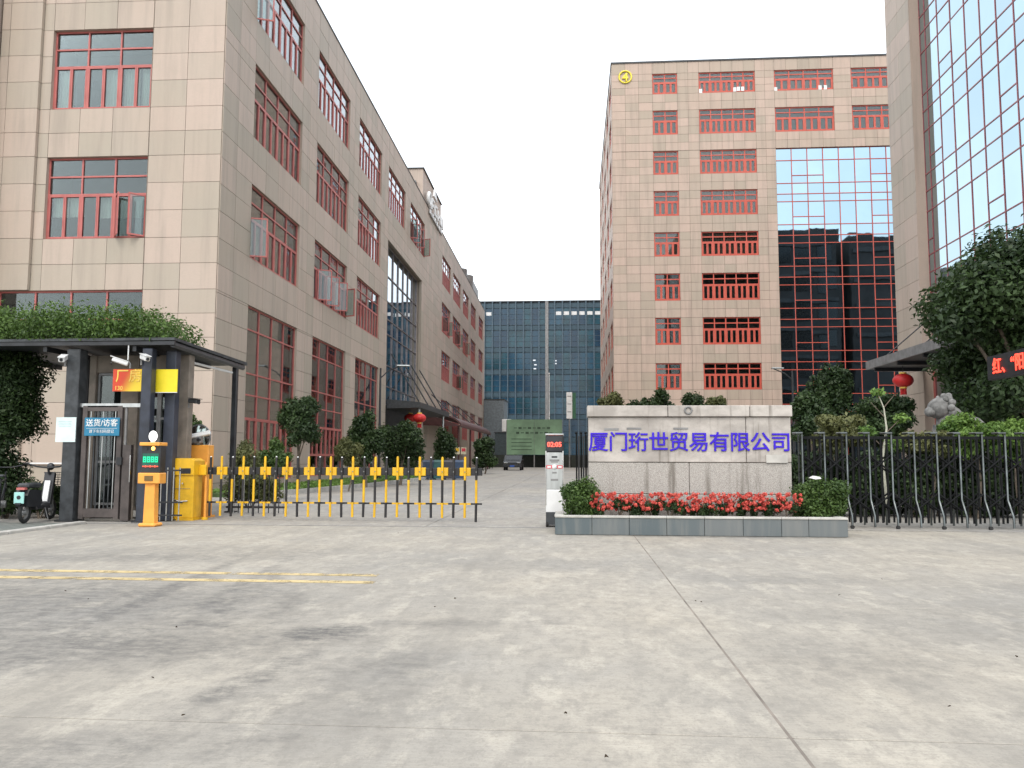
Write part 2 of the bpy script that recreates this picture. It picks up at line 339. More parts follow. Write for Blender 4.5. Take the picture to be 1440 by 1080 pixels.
for i in range(7):
    for j in range(15): ubox('concrete_slab', dw, ((xd[i]+xd[i+1])/2, (yd[j]+yd[j+1])/2, -.055), (xd[i+1]-xd[i]-.014, yd[j+1]-yd[j]-.014, .11), DRIVE)
tag(MB().box((-3.6, 14.47, -.004), (10.4, .05, .01), GRM).build('gate_rail', dw), 'rail', 'x')
o = bpy.data.objects['gate_rail']; del o['category']; o['label'] = 'dark steel gate rail set in concrete'
# yellow double line
def worn(name, col):
    b = MatB(name); b.set(.7); n = b.noise(5, (1, 1, 1), 8, .75); c = b.mix(b.ramp(b.noise(1.2), .3, .7), col, sh(col, .8))
    tr = b.n('ShaderNodeBsdfTransparent'); mx = b.n('ShaderNodeMixShader'); b.base(c)
    b.l(b.ramp(n, .48, .62), mx.inputs[0]); b.l(b.p.outputs[0], mx.inputs[1]); b.l(tr.outputs[0], mx.inputs[2]); b.l(mx.outputs[0], b.out.inputs[0]); return b.m
YLINE = worn('worn_yellow_road_paint', (.58, .46, .24))
for (y0, x1) in ((8.46, -2.0), (7.98, -1.92)):
    MB().box(((-8.6+x1)/2, y0, .003), (x1+8.6, .14, .003), YLINE).build('painted_line', fc)
# left pavement with kerb
def pavers(name):
    b = MatB(name); b.set(.85); br = b.n('ShaderNodeTexBrick'); br.inputs['Scale'].default_value = 1; br.inputs['Brick Width'].default_value = .2; br.inputs['Row Height'].default_value = .1
    br.inputs['Mortar Size'].default_value = .006; br.inputs['Color1'].default_value = (.14, .16, .15, 1); br.inputs['Color2'].default_value = (.22, .23, .21, 1); br.inputs['Mortar'].default_value = (.05, .05, .045, 1)
    b.l(b.pos(), br.inputs['Vector']); b.base(b.mix(b.math('MULTIPLY', b.ramp(b.noise(1.5), .4, .7), .5), br.outputs[0], (.10, .11, .09))); b.bump(br.outputs['Fac'], -.4, .004); return b.m
PAV = pavers('grey_green_pavers')
struct(MB().box((-14.4, 9.3, -.06), (11.06, 10.2, .14), PAV).build('pavement'))
kb = struct(MB().box((-8.8, 9.3, -.09), (.1, 10.2, .14), JOINT).build('kerb'))
for i in range(10): MB().box((-8.79, 4.7+i*1.02, -.03), (.13, 1.005, .16), CONCP, bev=.012).build('kerb_stone', kb)

# ------------------------------------------------------------------ facades
def fit(edges, target):
    e = sorted(set(round(x, 3) for x in edges)); o = []
    for a, b in zip(e, e[1:]):
        n = max(1, round((b-a)/target)); o += [a+(b-a)*k/n for k in range(n)]
    return o+[e[-1]]
class Facade:                                  # local x along the wall, -y outwards, z up
    def __init__(s, bld, org, rz, name='wall'):
        s.b = bld; s.o = Vector(org); s.rz = rz; s.name = name; s.R = Matrix.Rotation(rz, 4, 'Z')
    def at(s, x, z, y=0.): return s.o + s.R @ Vector((x, y, z))
    def wall(s, xe, ze, ops, tmat, tw, th, reveal=.28, gap=.014, limit=300, thick=.03, minpx=10, proud=None):
        X = sorted(set([xe[0], xe[-1]]+[v for o in ops for v in o[:2]])); Z = sorted(set([ze[0], ze[-1]]+[v for o in ops for v in o[2:4]]))
        inside = lambda x, z: any(o[0] < x < o[1] and o[2] < z < o[3] for o in ops)
        b = MB()
        for x0, x1 in zip(X, X[1:]):
            for z0, z1 in zip(Z, Z[1:]):
                if not inside((x0+x1)/2, (z0+z1)/2): b.add([(x0, 0, z0), (x1, 0, z0), (x1, 0, z1), (x0, 0, z1)], [(0, 1, 2, 3)], JOINT)
        for o in ops:
            x0, x1, z0, z1 = o[:4]; r = reveal; f = -thick
            b.add([(x0, f, z0), (x1, f, z0), (x1, f, z1), (x0, f, z1), (x0, r, z0), (x1, r, z0), (x1, r, z1), (x0, r, z1)], [(0, 4, 5, 1), (1, 5, 6, 2), (2, 6, 7, 3), (3, 7, 4, 0)], tmat)
        w = b.build(s.name, s.b, s.o, (0, 0, s.rz))
        gx = fit(list(xe)+X, tw); gz = fit(list(ze)+Z, th); cells = []
        bw = s.b.matrix_basis @ Matrix.Translation(s.o) @ s.R
        for x0, x1 in zip(gx, gx[1:]):
            for z0, z1 in zip(gz, gz[1:]):
                xm, zm = (x0+x1)/2, (z0+z1)/2
                if inside(xm, zm): continue
                a = px(bw @ Vector((x0, 0, z0))); c = px(bw @ Vector((x1, 0, z1))); q = 0
                if a and c and -5 < (a[0]+c[0])/2 < 1445 and -5 < (a[1]+c[1])/2 < 1085: q = min(abs(a[0]-c[0]), abs(a[1]-c[1]))
                cells.append((q, xm, zm, x1-x0-gap, z1-z0-gap))
        cells.sort(reverse=True); rest = MB(); tint = []; n = 0
        for q, xm, zm, dx, dz in cells:
            e = thick+(proud(xm) if proud else 0.); jy = random.uniform(-.003, .003)
            if q >= minpx and n < limit: ubox('tile', w, (xm, -e/2+jy, zm), (dx, e, dz), tmat); n += 1
            else: rest.box((xm, -e/2+jy, zm), (dx, e, dz), tmat); tint += [random.random()]*8
        if tint:
            ro = rest.build('tile_field', w); ro['kind'] = 'stuff'; a = ro.data.attributes.new('tint', 'FLOAT', 'POINT'); a.data.foreach_set('value', np.array(tint, np.float32))
        return w
    def window(s, x0, x1, z0, z1, cols, rows, mat, detail=True, depth=.1, room=2.2, curtains=None, gm=None, bar=.055, sash=.045):
        """rows from the top: (fraction, panes per column, casement?)"""
        W, H = x1-x0, z1-z0; key = (round(W, 2), round(H, 2), cols, tuple(rows), mat.name, bar, detail, (gm or GLASS).name)
        if key not in _win:
            f = MB(); d = .07; P = []
            for xx in (bar/2, W-bar/2): f.box((xx, 0, H/2), (bar, d, H), mat)
            for zz in (bar/2, H-bar/2): f.box((W/2, 0, zz), (W-2*bar, d, bar), mat)
            cw = (W-bar)/cols
            for k in range(1, cols): f.box((bar/2+k*cw, 0, H/2), (bar, d*.96, H-2*bar), mat)
            top = H-bar/2; tot = sum(r[0] for r in rows)
            for ri, (fr, sub, cas) in enumerate(rows):
                h = (H-bar)*fr/tot; zb = top-h
                if ri < len(rows)-1:
                    for k in range(cols): f.box((bar/2+(k+.5)*cw, 0, zb), (cw-bar, d*.94, bar), mat)
                for k in range(cols):
                    xa = bar+k*cw; ww = cw-bar; sw = ww/sub
                    for j in range(sub):
                        ax, bx_, az, bz = xa+j*sw, xa+(j+1)*sw, zb+bar/2, top-bar/2
                        if cas:
                            t = sash
                            for xx in (ax+t/2+.004, bx_-t/2-.004): f.box((xx, -.012, (az+bz)/2), (t, .05, bz-az-.008), mat)
                            for zz in (az+t/2+.004, bz-t/2-.004): f.box(((ax+bx_)/2, -.012, zz), (sw-2*t-.008, .05, t), mat)
                            P.append((ax+t, bx_-t, az+t, bz-t))
                        else: P.append((ax, bx_, az, bz))
                top = zb
            pm_ = MB()
            if not detail:
                for a, b2, c, e in P: pm_.box(((a+b2)/2, .012, (c+e)/2), (b2-a+.01, .008, e-c+.01), gm or GLASS)
            r = MB(); y0, y1 = .13, room
            v = [(0, y0, 0), (W, y0, 0), (W, y0, H), (0, y0, H), (-.6, y1, -.3), (W+.6, y1, -.3), (W+.6, y1, H+.25), (-.6, y1, H+.25)]
            r.add(v, [(0, 1, 5, 4), (1, 2, 6, 5), (2, 3, 7, 6), (3, 0, 4, 7), (4, 5, 6, 7)], ROOM)
            _win[key] = (f.mesh('window_frame'), P, None if detail else pm_.mesh('panes'), r.mesh('room'))
        fm, P, pj, rmesh = _win[key]
        wn = link('window', fm, s.b, s.at(x0, z0, depth), (0, 0, s.rz))
        if detail:
            for a, b2, c, e in P: ubox('pane', wn, ((a+b2)/2, .012, (c+e)/2), (b2-a+.01, .008, e-c+.01), gm or GLASS, (random.gauss(0, .002), 0, random.gauss(0, .002)))
        else: link('pane', pj, wn)
        link('room', rmesh, wn)
        for (c0, c1, k0, k1, cm) in (curtains or ()):
            xa, xb, za, zb = W*c0, W*c1, H*k0, H*k1; n = max(8, int((xb-xa)/.045)); vs = []
            for i in range(n+1):
                x = xa+(xb-xa)*i/n; y = .2+.035*math.sin(i*1.9+c0*9)+random.uniform(-.008, .008); vs += [(x, y, za), (x, y, zb), (x, y+.006, za), (x, y+.006, zb)]
            q = MB().add(vs, [(4*i, 4*i+4, 4*i+5, 4*i+1) for i in range(n)]+[(4*i+2, 4*i+3, 4*i+7, 4*i+6) for i in range(n)], cm, True); q.build('curtain', wn)
        return wn
    def sash(s, x, z, w_, h, ang, mat, hinge='L', depth=.06, gm=None):       # casement swung outwards
        f = MB(); t = .05
        for xx in (t/2, w_-t/2): f.box((xx, 0, h/2), (t, .045, h), mat)
        for zz in (t/2, h-t/2): f.box((w_/2, 0, zz), (w_-2*t, .045, t), mat)
        o = f.build('open_sash', s.b, s.at(x, z, depth), (0, 0, s.rz+(-ang if hinge == 'L' else ang)+(0 if hinge == 'L' else PI)))
        ubox('pane', o, (w_/2, 0, h/2), (w_-2*t+.01, .01, h-2*t+.01), gm or GLASS); return o
    def curtain(s, xs, zs, mat, gm, depth=.0, vents=(), bar=.06, skip=None, dp=.1):
        f = MB(); P = []
        for x in xs: f.box((x, .03-dp/2, (zs[0]+zs[-1])/2), (bar, dp, zs[-1]-zs[0]), mat)
        for a, b in zip(xs, xs[1:]):
            for z in zs:
                if skip and skip(a, z): continue
                f.box(((a+b)/2, .028-dp*.45, z), (b-a-bar, dp*.9, bar), mat)
        for ci, (a, b) in enumerate(zip(xs, xs[1:])):
            zl = [z for z in zs if not (skip and skip(a, z)) or z in (zs[0], zs[-1])]
            for ri, (c, e) in enumerate(zip(zl, zl[1:])):
                if (ci, ri) in vents or (vents and vents[0] == 'auto' and vents[1](ci, c, e)):
                    zm = c+(e-c)*.34; f.box(((a+b)/2, .026-dp*.45, zm), (b-a-bar, dp*.9, bar), mat); P += [(a, b, c, zm), (a, b, zm, e)]
                else: P.append((a, b, c, e))
        cf = f.build('curtain_wall', s.b, s.at(0, 0, depth), (0, 0, s.rz))
        for a, b, c, e in P: ubox('pane', cf, ((a+b)/2, .01, (c+e)/2), (b-a-bar+.02, .016, e-c-bar+.02), gm, (random.gauss(0, .0022), 0, random.gauss(0, .0022)))
        return cf
_win = {}
STD = [(.22, 1, False), (.22, 1, False), (.54, 2, True)]
LB_L, LB_H = 90.5, 22.16
# ------------------------------------------------------------------ left building
lb = thing('office_building', 'long five-storey beige tiled building with red window frames beside the guard canopy', 'building', (-11.7, 26, 0), R(.63))
side = Facade(lb, (0, 0, 0), R(90)); rows = [(17.42, 20.2), (12.93, 15.75), (8.42, 11.17)]
bays = [(2.68, 8.18), (10.36, 15.98), (18.05, 23.7)]; far = [(49.5, 55.3), (57.1, 63.3), (65.3, 70.9), (73.2, 78.8), (82.5, 88.2)]
ops = [(a, b, c, e) for a, b in bays for c, e in rows]+[(a, b, .35, 6.68) for a, b in bays]+[(25.85, 38.5, .1, 15.3), (25.75, 31.4, 17.42, 20.2), (33.4, 39.6, 17.42, 20.2)]
ops += [(a, b, c, e) for a, b in far for c, e in rows]+[(a, b, 3.2, 6.6) for a, b in far]
side.wall([0, 1.25, LB_L], [0, .9, LB_H], ops, TILE, 1.28, .92, limit=300)
for i, (a, b) in enumerate(bays):
    for j, (c, e) in enumerate(rows):
        cu = [(.5, .75, .02, .55, CURTP)] if (i+j) % 3 == 1 else ([(.55, .8, .02, .5, CURT)] if (i+j) == 2 else None)
        side.window(a, b, c, e, 4, STD, RED, True, curtains=cu)
    side.window(a, b, .35, 6.68, 4, [(.13, 1, False), (.255, 1, False), (.125, 1, False), (.135, 1, False), (.21, 2, True), (.145, 1, False)], RED, True, curtains=[(.02, .98, .5, .99, CURT)] if i == 0 else [(.02, .5, .5, .97, CURTP)])
for a, b in ((25.75, 31.4), (33.4, 39.6)): side.window(a, b, 17.42, 20.2, 4, STD, RED, False)
for a, b in far:
    for c, e in rows: side.window(a, b, c, e, 4, STD, RED, False)
    side.window(a, b, 3.2, 6.6, 4, STD, RED, False)
for (x, z, h, an, hg) in ((2.75, 8.47, 1.45, 1.25, 'L'), (2.75, 17.5, 1.45, 1.2, 'L'), (11.2, 8.5, 1.45, 1.1, 'L'), (12.6, 8.5, 1.45, 1.0, 'L'), (14.0, 8.5, 1.45, 1.15, 'L'), (15.9, 8.5, 1.45, 1.2, 'R'),
                      (33.5, 17.5, 1.45, 1.0, 'L'), (34.9, 17.5, 1.45, 1.1, 'L'), (36.4, 17.5, 1.45, 1.2, 'L'), (39.5, 17.5, 1.45, 1.2, 'R'), (50.4, 13.0, 1.45, 1.1, 'L'), (53.3, 13.0, 1.45, 1.1, 'L'),
                      (59.0, 13.0, 1.45, 1.1, 'L'), (61.5, 13.0, 1.45, 1.2, 'L'), (68.0, 13.0, 1.45, 1.1, 'L'), (60.5, 8.5, 1.45, 1.1, 'L'), (62.2, 8.5, 1.45, 1.2, 'L')):
    side.sash(x, z, .66, h, an, RED, hg)
zs = [4.7, 5.9, 7.3, 9.4, 10.4, 11.6, 13.3, 15.3]
side.curtain([25.85+12.65*k/7 for k in range(8)], zs, pm('grey_mullion', (.22, .2, .21), .4, .5), MIRL, depth=.42)
MB().box((32.2, .6, 2.4), (12.6, .1, 4.6), DARK).build('entrance_glazing', lb, (0, 0, 0), (0, 0, R(90)))
rv = MB(); rv.add([(25.85, .2, .1), (38.5, .2, .1), (38.5, .2, 15.3), (25.85, .2, 15.3), (25.85, .58, .1), (38.5, .58, .1), (38.5, .58, 15.3), (25.85, .58, 15.3)], [(0, 4, 5, 1), (1, 5, 6, 2), (2, 6, 7, 3), (3, 7, 4, 0)], TILE)
rv.build('entrance_recess', lb, (0, 0, 0), (0, 0, R(90)))
# front, with the wing that projects on its left
FX = 7.78
front = Facade(lb, (-FX, 0, 0), 0, 'front_wall'); fw = (1.78, 5.28); frows = [(17.42, 20.2), (12.94, 15.74), (8.45, 11.26)]
fo = [(fw[0], fw[1], c, e) for c, e in frows]+[(.3, fw[1]+.02, 4.3, 6.7), (2.85, 4.0, .9, 4.0)]
front.wall([0, 1.42, fw[0], fw[1], 6.53, FX], [0, .9, 6.7, 7.58, 8.45, 11.26, 12.1, 12.94, 15.74, 16.7, LB_H], fo, TILE, 1.25, .94, proud=lambda x: .13 if x < 1.42 else 0, reveal=.3)
for j, (c, e) in enumerate(frows):
    cu = [[(.02, .16, .02, .54, CURT), (.5, .66, .02, .54, CURT), (.68, .83, .02, .54, CURT), (.85, .98, .02, .54, CURT)], [(.02, .18, .3, .54, CURT), (.18, .34, .3, .54, CURT), (.5, .98, .28, .54, CURT)]][0 if j == 1 else 1]
    front.window(fw[0], fw[1], c, e, 3, STD, RED, True, curtains=cu, depth=.14)
front.sash(fw[0]+2.42, 8.5, .56, 1.42, .95, RED, 'L'); front.sash(fw[1]-.04, 8.5, .56, 1.42, .75, RED, 'R')
front.window(.3, fw[1]+.02, 4.3, 6.7, 4, [(.4, 1, False), (.6, 1, False)], RED, True); front.window(2.85, 4.0, .9, 4.0, 1, [(.5, 1, False), (.5, 1, False)], RED, True, bar=.1)
MB().box((0, 0, 0), (3.4, .05, .05), WHT).build('white_pipe', lb, (-FX+1.2, -.1, .98))
pl = MB().box((0, 0, 0), (.42, .03, .3), pm('blue_plate', (.03, .09, .2), .4)).build('door_plate', lb, (-6.5, -.06, 2.55)); link('lettering', text('中山', .13, WHT, .006), pl, (0, -.02, -.02))
wing = Facade(lb, (-FX-.12, -1.3, 0), R(90), 'wing_side_wall'); wing.wall([0, 1.3], [0, LB_H], [], TILE, 1.2, .94)
wf = Facade(lb, (-FX-14.12, -1.3, 0), 0, 'wing_front_wall'); wf.wall([0, 14], [0, LB_H], [(3, 6.5, c, e) for c, e in frows]+[(8.5, 12, c, e) for c, e in frows], TILE, 1.25, .94)
for a in (3, 8.5):
    for c, e in frows: wf.window(a, a+3.5, c, e, 3, STD, RED, False)
# the rest of the shell, roof and parapet
sh_ = MB(); sh_.box((-11.3, LB_L/2+.6, LB_H/2), (.3, LB_L-1, LB_H-.2), TILE)
sh_.box((-5.8, LB_L-.2, LB_H/2), (11.2, .3, LB_H-.3), TILE); sh_.build('rear_wall', lb)
rf = MB().box((-5.8, LB_L/2+.4, LB_H-.9), (11.0, LB_L-1.2, .2), GRM).build('roof', lb)
pc = MB(); pc.box((-.12, LB_L/2, LB_H+.03), (.36, LB_L+.1, .08), CAPM); pc.box((-4.1, .12, LB_H+.03), (7.6, .36, .08), CAPM); pc.build('parapet_cap', rf)
ph = MB(); ph.box((-3.1, 44.4, 22.9), (5.9, 9.9, 4.0), TILE); ph.box((-3.1, 44.4, 24.93), (6.1, 10.1, .08), CAPM); ph.build('roof_housing', rf)
MB().box((-.9, 39.2, 23.6), (.5, .5, .3), GRM).build('floodlight', rf)
ac = MB(); ac.tube([(-1.2, 71, 21.2), (-1.2, 71, 23.7)], 1.0, GRM, 20); ac.tube([(-1.2, 76, 21.2), (-1.2, 76, 24)], 1.2, GRM, 20); ac.box((-1.6, 82, 22.6), (2.4, 7, 3.0), GRM); ac.build('rooftop_tank', rf)
# white roof sign (its lettering cannot be read in the photograph: ring, mark and strokes only)
rs = thing('roof_sign', 'white raised roof sign with ring-shaped first character on beige housing', 'sign', (-11.7+.16-.44, 26+40.0, 22.2), R(90.63))
for i, (x, z, ww, hh) in enumerate(((2.0, .5, .25, 1.0), (2.7, .5, .9, .25), (2.7, .98, .9, .22), (3.9, .5, .24, 1.0), (4.5, .95, .7, .22), (4.5, .1, .7, .22), (5.6, .5, .25, 1.0), (6.2, .5, .8, .22), (7.3, .5, .9, .9), (8.3, .5, .3, 1.0))):
    MB().box((x, 0, z), (ww, .18, hh), WHT, bev=.03).build('stroke', rs)
MB().torus((.8, 0, .55), .5, .16, WHT, 'Y', 24, 6).build('ring', rs)
MB().prism([(3.0, 1.5), (4.8, 1.5), (3.6, 2.3)], -.08, .08, WHT).build('mark', rs)
MB().box((4.8, .05, -.5), (7.0, .08, .06), GRM).build('sign_rail', rs)
for k in range(6): MB().box((1.5+k*1.2, 0, -.35), (.5, .1, .35), WHT).build('small_stroke', rs)

# ------------------------------------------------------------------ building 4
b4 = thing('office_building', 'ten-storey beige tiled block with orange-red window frames and yellow number four', 'building', (3.85, 79, 0)); H4 = 39.95
f4 = Facade(b4, (0, 0, 0), 0, 'front_wall')
r4 = [(36.72, 38.8), (32.62, 35.06), (28.63, 30.97), (24.53, 27.0), (20.54, 22.91), (16.24, 18.87), (11.98, 14.59), (7.69, 10.21), (3.3, 5.8)]
c4 = [(3.95, 6.36, 2), (8.43, 13.82, 5)]; top4 = [(15.65, 21.24, 4), (22.9, 28.5, 4)]
o4 = [(a, b, c, e) for a, b, n in c4 for c, e in r4]+[(a, b, c, e) for a, b, n in top4 for c, e in r4[:2]]+[(15.65, 27.45, .1, 31.0)]
f4.wall([0, 1.3, 2.6, 42], [0, H4-1.15, H4], o4, TILE4, 1.12, .82, limit=300, minpx=8.5, reveal=.25, gap=.022)
S4 = [(.2, 1, False), (.22, 1, False), (.58, 2, True)]
for a, b, n in c4:
    for i, (c, e) in enumerate(r4): f4.window(a, b, c, e, n, S4, RED4, False, bar=.1, sash=.095, room=1.6, curtains=[(.02, .98, .02, .97, CURTP)] if i in (0, 2, 3, 4) else None)
for a, b, n in top4:
    for i, (c, e) in enumerate(r4[:2]): f4.window(a, b, c, e, n, S4, RED4, False, bar=.1, sash=.095, room=1.6, curtains=[(.02, .98, .02, .97, CURTP)] if i == 0 else None)
for x, z in ((8.62, 36.95), (11.9, 37.0), (12.25, 37.05), (12.65, 37.05), (20.0, 36.95), (20.5, 36.95), (15.8, 36.9)):
    MB().box((x, .03, z), (.3, .02, .42), WHT).build('white_notice', b4)
zz = [.1, 3.4, 5.6, 6.3, 7.3]
while zz[-1] < 30.9:
    zz += [zz[-1]+2.25, zz[-1]+3.0, zz[-1]+4.05]
zz = [z for z in zz if z < 30.2]+[31.0]
f4.curtain([15.65+1.475*k for k in range(9)], zz, RED4, MIR4, depth=.16, bar=.062, vents=('auto', lambda ci, c, e: ci in (1, 2, 6, 7) and 2.0 < e-c < 2.4))
s4 = Facade(b4, (0, 38, 0), R(-90), 'side_wall'); so4 = [(x, x+4.4, c, e) for x in (3, 10.5, 18, 25.5, 32.2) for c, e in r4]
s4.wall([0, 38], [0, H4], so4, TILE4, 1.25, .82, limit=0, reveal=.25)
for o_ in so4: s4.window(*o_, 3, S4, RED4, False, bar=.1, sash=.095, room=1.6)
q = MB(); q.box((21, 37.8, H4/2), (41.6, .3, H4-.3), TILE4); q.box((41.8, 19, H4/2), (.3, 37, H4-.3), TILE4); q.build('rear_wall', b4)
q = MB(); q.box((21, 19, H4-.8), (41.2, 37, .2), GRM); rf4 = q.build('roof', b4)
q = MB(); q.box((21, .1, H4+.06), (42.2, .4, .16), CAPM); q.box((.1, 19.2, H4+.06), (.4, 37.6, .16), CAPM); q.build('parapet_cap', rf4)
YSIGN = pm('bright_yellow_sign', (.85, .72, .06), .4, var=.05)
em = MB().torus((0, 0, 0), .6, .075, YSIGN, 'Y', 32, 8).build('number_ring', b4, (1.32, -.1, 38.55)); link('number', text('4', 1.15, YSIGN, .08, .035), em, (0, 0, -.42))
q = MB(); q.box((17.2, -1.6, 4.6), (5.2, 3.2, .5), pm('maroon_canopy', (.07, .03, .03), .5)); q.build('entrance_canopy', b4)

# ------------------------------------------------------------------ right tower with glass curtain wall
XT = 15.3
tw = thing('glass_tower', 'tall building with pale mirrored curtain wall behind the large tree', 'building', (XT, 40, 0)); HT = 34.2
ft = Facade(tw, (0, 0, 0), R(-90), 'street_wall')
ft.wall([0, 1.4, 2.75, 20], [0, HT], [(2.75, 20, .1, 33.2)], TILE, 1.38, 1.0, reveal=.5, limit=120)
zt = [6.55]
while zt[-1] < 30.5: zt += [zt[-1]+1.95, zt[-1]+2.87, zt[-1]+3.65]
zt = [5.6]+zt
zt = zt[:-1]+[33.2]; wx = [2.75]+[3.3+1.2*k for k in range(15)]
_sk = {}
ft.curtain(wx, zt, pm('wine_mullion', (.30, .075, .085), .4), MIRT, depth=.42, dp=.05, bar=.048, vents=('auto', lambda ci, c, e: 1.9 < e-c < 2.0 and (ci*2+int(c/3.6)*3) % 5 == 1))
gl = Facade(tw, (0, 0, 0), R(-90)); gl.curtain([2.75+2.45*k for k in range(8)], [.1, 2.4, 5.5], RED, MIRL, depth=.44, bar=.09)
TWW = 22.4
q = MB(); q.box((TWW/2+.1, -19.9, HT/2), (TWW-.2, .3, HT-.4), TILE); q.box((TWW-.1, -10, HT/2), (.3, 19, HT-.4), TILE); q.build('end_wall', tw)
NDK = pm('shaded_brown_cladding', (.045, .038, .036), .7, var=.3, scale=.4); NGL = pm('black_north_glass', (.012, .014, .016), .15)  # brown cladding darkened: the north side's shade is put into its colour
MB().box((TWW/2+.1, -.2, HT/2), (TWW-.2, .3, HT-.4), NDK).build('north_wall', tw)
for k in range(8):
    MB().box((TWW/2+.1, .05, 3.0+k*4.1), (TWW-1.2, .25, .5), pm('dim_floor_band', (.075, .07, .07), .8) if k == 0 else bpy.data.materials['dim_floor_band']).build('floor_band', tw)
    for i in range(7): ubox('north_window', tw, (1.9+i*3.1, -.02, 1.3+k*4.1+.2), (2.5, .12, 2.3), NGL)
MB().box((TWW/2, -10, HT-.3), (TWW-.2, 19.6, .25), GRM).build('roof', tw)
cn = MB(); cn.box((-1.15, -9.5, 5.25), (2.3, 14.0, .22), BLKM); cn.box((-2.33, -9.5, 5.32), (.08, 14.1, .36), GRM)
for k in range(6): cn.box((-1.15, -3.2-k*2.5, 5.08), (2.2, .12, .18), BLK)
cn.build('entrance_canopy', tw)
for k in range(4): MB().tube([(-2.1, -3.4-k*4, 5.4), (-.02, -3.4-k*4, 7.2)], .03, BLK, 6).build('tie_rod', tw)
# LED strip on the portal in front of the tower
ld = thing('led_sign', 'black strip display with glowing red characters beside the large tree', 'sign', (8.76, 18.05, 2.9), R(-90))
MB().box((1.3, .1, .22), (2.9, .16, .5), BLK).build('housing', ld)
LEDR = emis('red_led', (1, .06, .03), 2.6); lt = text('红、“阳', .36, LEDR, .006, .006, 'LEFT'); link('lettering', lt, ld, (.1, .005, .1))
for k in (1.7, 2.6): MB().box((k, .1, -1.47), (.1, .1, 2.86), BLKM).build('post', ld)

# ------------------------------------------------------------------ blue glass block at the end of the drive
bb_ = thing('glass_office_block', 'dark blue glass office block with vertical fins at end of driveway', 'building', (-24, 145, 0)); HB = 28.9
BGL = MatB('dark_blue_glass'); BGL.set(.12, 0, .5); BGL.base(BGL.mix(BGL.ramp(BGL.noise(.25, (1, 1, .6), 5), .3, .7), (.008, .036, .075), (.016, .082, .14))); BGL = BGL.m
BGL2 = pm('dark_teal_glass', (.014, .065, .095), .12, var=.35, scale=.4); FIN = pm('blue_grey_fin', (.06, .10, .135), .5, var=.15); SPN = pm('grey_spandrel', (.035, .075, .105), .5, var=.15, scale=.6)
bw_ = 1.38; nb = 27
MB().box((nb*bw_/2, 6.2, HB/2), (nb*bw_, 12, HB-.02), FIN).build('core', bb_)
pf = {}
for gi, g_ in enumerate((BGL, BGL2)):
    q = MB()
    for k in range(3): q.box((.69, 0, .55+k*.98), (1.16, .05, .9), g_)
    pf[gi] = q.mesh('window_unit')
fr_ = MB()
fr_.box((.69, .05, 1.55), (.05, .07, 3.1), FIN)
for k in range(4): fr_.box((.69, .02, .09+k*.98), (1.24, .08, .06), FIN)
fr_ = fr_.mesh('bars')
LITW = emis('lit_white_blind', (.9, .95, 1), 1.0)
for i in range(nb):
    for j in range(7):
        wv = link('window', pf[random.random() < .35], bb_, (i*bw_, .1, .9+j*3.96)); link('bars', fr_, wv, (0, -.02, 0))
        if j == 6 and i in (6, 15, 16, 17, 18, 19, 20, 21, 22): ubox('blind', wv, (.69, -.04, 2.1), (.95, .02, .62), WHT)
    big = i == 14
    ubox('fin', bb_, (i*bw_, -.12, HB/2), (.55 if big else .2, .5, HB), FIN if not big else GRM)
for j in range(8): MB().box((nb*bw_/2, .07, .45+j*3.96), (nb*bw_-.2, .12, .78), SPN).build('spandrel', bb_)
MB().box((nb*bw_/2, 6, HB+.05), (nb*bw_+.3, 12.4, .16), CAPM).build('roof', bb_)
for (x, z) in ((17.1, 18.4), (17.3, 17.6), (17.2, 16.9), (20.8, 18.3), (20.8, 17.8)): ubox('lit_panel', bb_, (x, .04, z), (.45, .04, .2), LITW)

# ------------------------------------------------------------------ lower block beyond the tower: building four's glass mirrors it
lw = thing('office_building', 'lower dark block behind the tower mirrored in building four glass', 'building', (52, 32, 0)); MB().box((0, 0, 16.4), (26, 16, 32.8), NDK).build('wall', lw)
for k in range(8): MB().box((0, 8.1, 2.6+k*4), (25, .3, .6), bpy.data.materials['dim_floor_band']).build('floor_band', lw)
MB().box((5, 0, 33.6), (12, 8, 1.8), NDK).build('roof_housing', lw)

# ------------------------------------------------------------------ things near the gate (parts given in world coordinates)
def wb(b, name, parent, label=None):
    l = parent.location if parent.parent is None else parent.parent.location
    b.v = [(x-l.x, y-l.y, z-l.z) for x, y, z in b.v]; o = b.build(name, parent)
    if label: o['label'] = label
    return o
# sign wall
SPECK = MatB('speckled_granite'); SPECK.set(.75)
_n = SPECK.noise(95, (1, 1, 1), 3, .8); _c = SPECK.mix(SPECK.ramp(_n, .42, .6), (.25, .235, .215), (.50, .475, .44)); _s = SPECK.ramp(SPECK.noise(2.4, (2.2, 1, .16), 5, .6), .52, .72)
SPECK.base(SPECK.mix(SPECK.math('MULTIPLY', _s, .75), _c, (.11, .095, .075))); SPECK.bump(_n, .5, .004); SPECK = SPECK.m
SMOO = MatB('smooth_grey_stone'); SMOO.set(.6)
_c = SMOO.mix(SMOO.ramp(SMOO.noise(1.8, (1, 1, 1.5), 7, .65), .3, .72), (.31, .285, .26), (.53, .495, .455)); _s = SMOO.ramp(SMOO.noise(3.2, (2.4, 1, .14), 5, .6), .55, .74)
_c = SMOO.mix(SMOO.math('MULTIPLY', _s, .75), _c, (.13, .11, .09)); SMOO.base(SMOO.mix(SMOO.math('MULTIPLY', SMOO.ramp(SMOO.noise(70), .5, .75), .25), _c, (.2, .19, .17))); SMOO = SMOO.m
sw = thing('sign_wall', 'grey stone sign wall with blue raised Chinese lettering above the red flowers', 'sign wall', (1.9, 13.9, 0))
wb(MB().box((1.88, 13.99, .98), (3.24, .4, 1.9), JOINT), 'core', sw)
X0, X1 = .24, 3.52
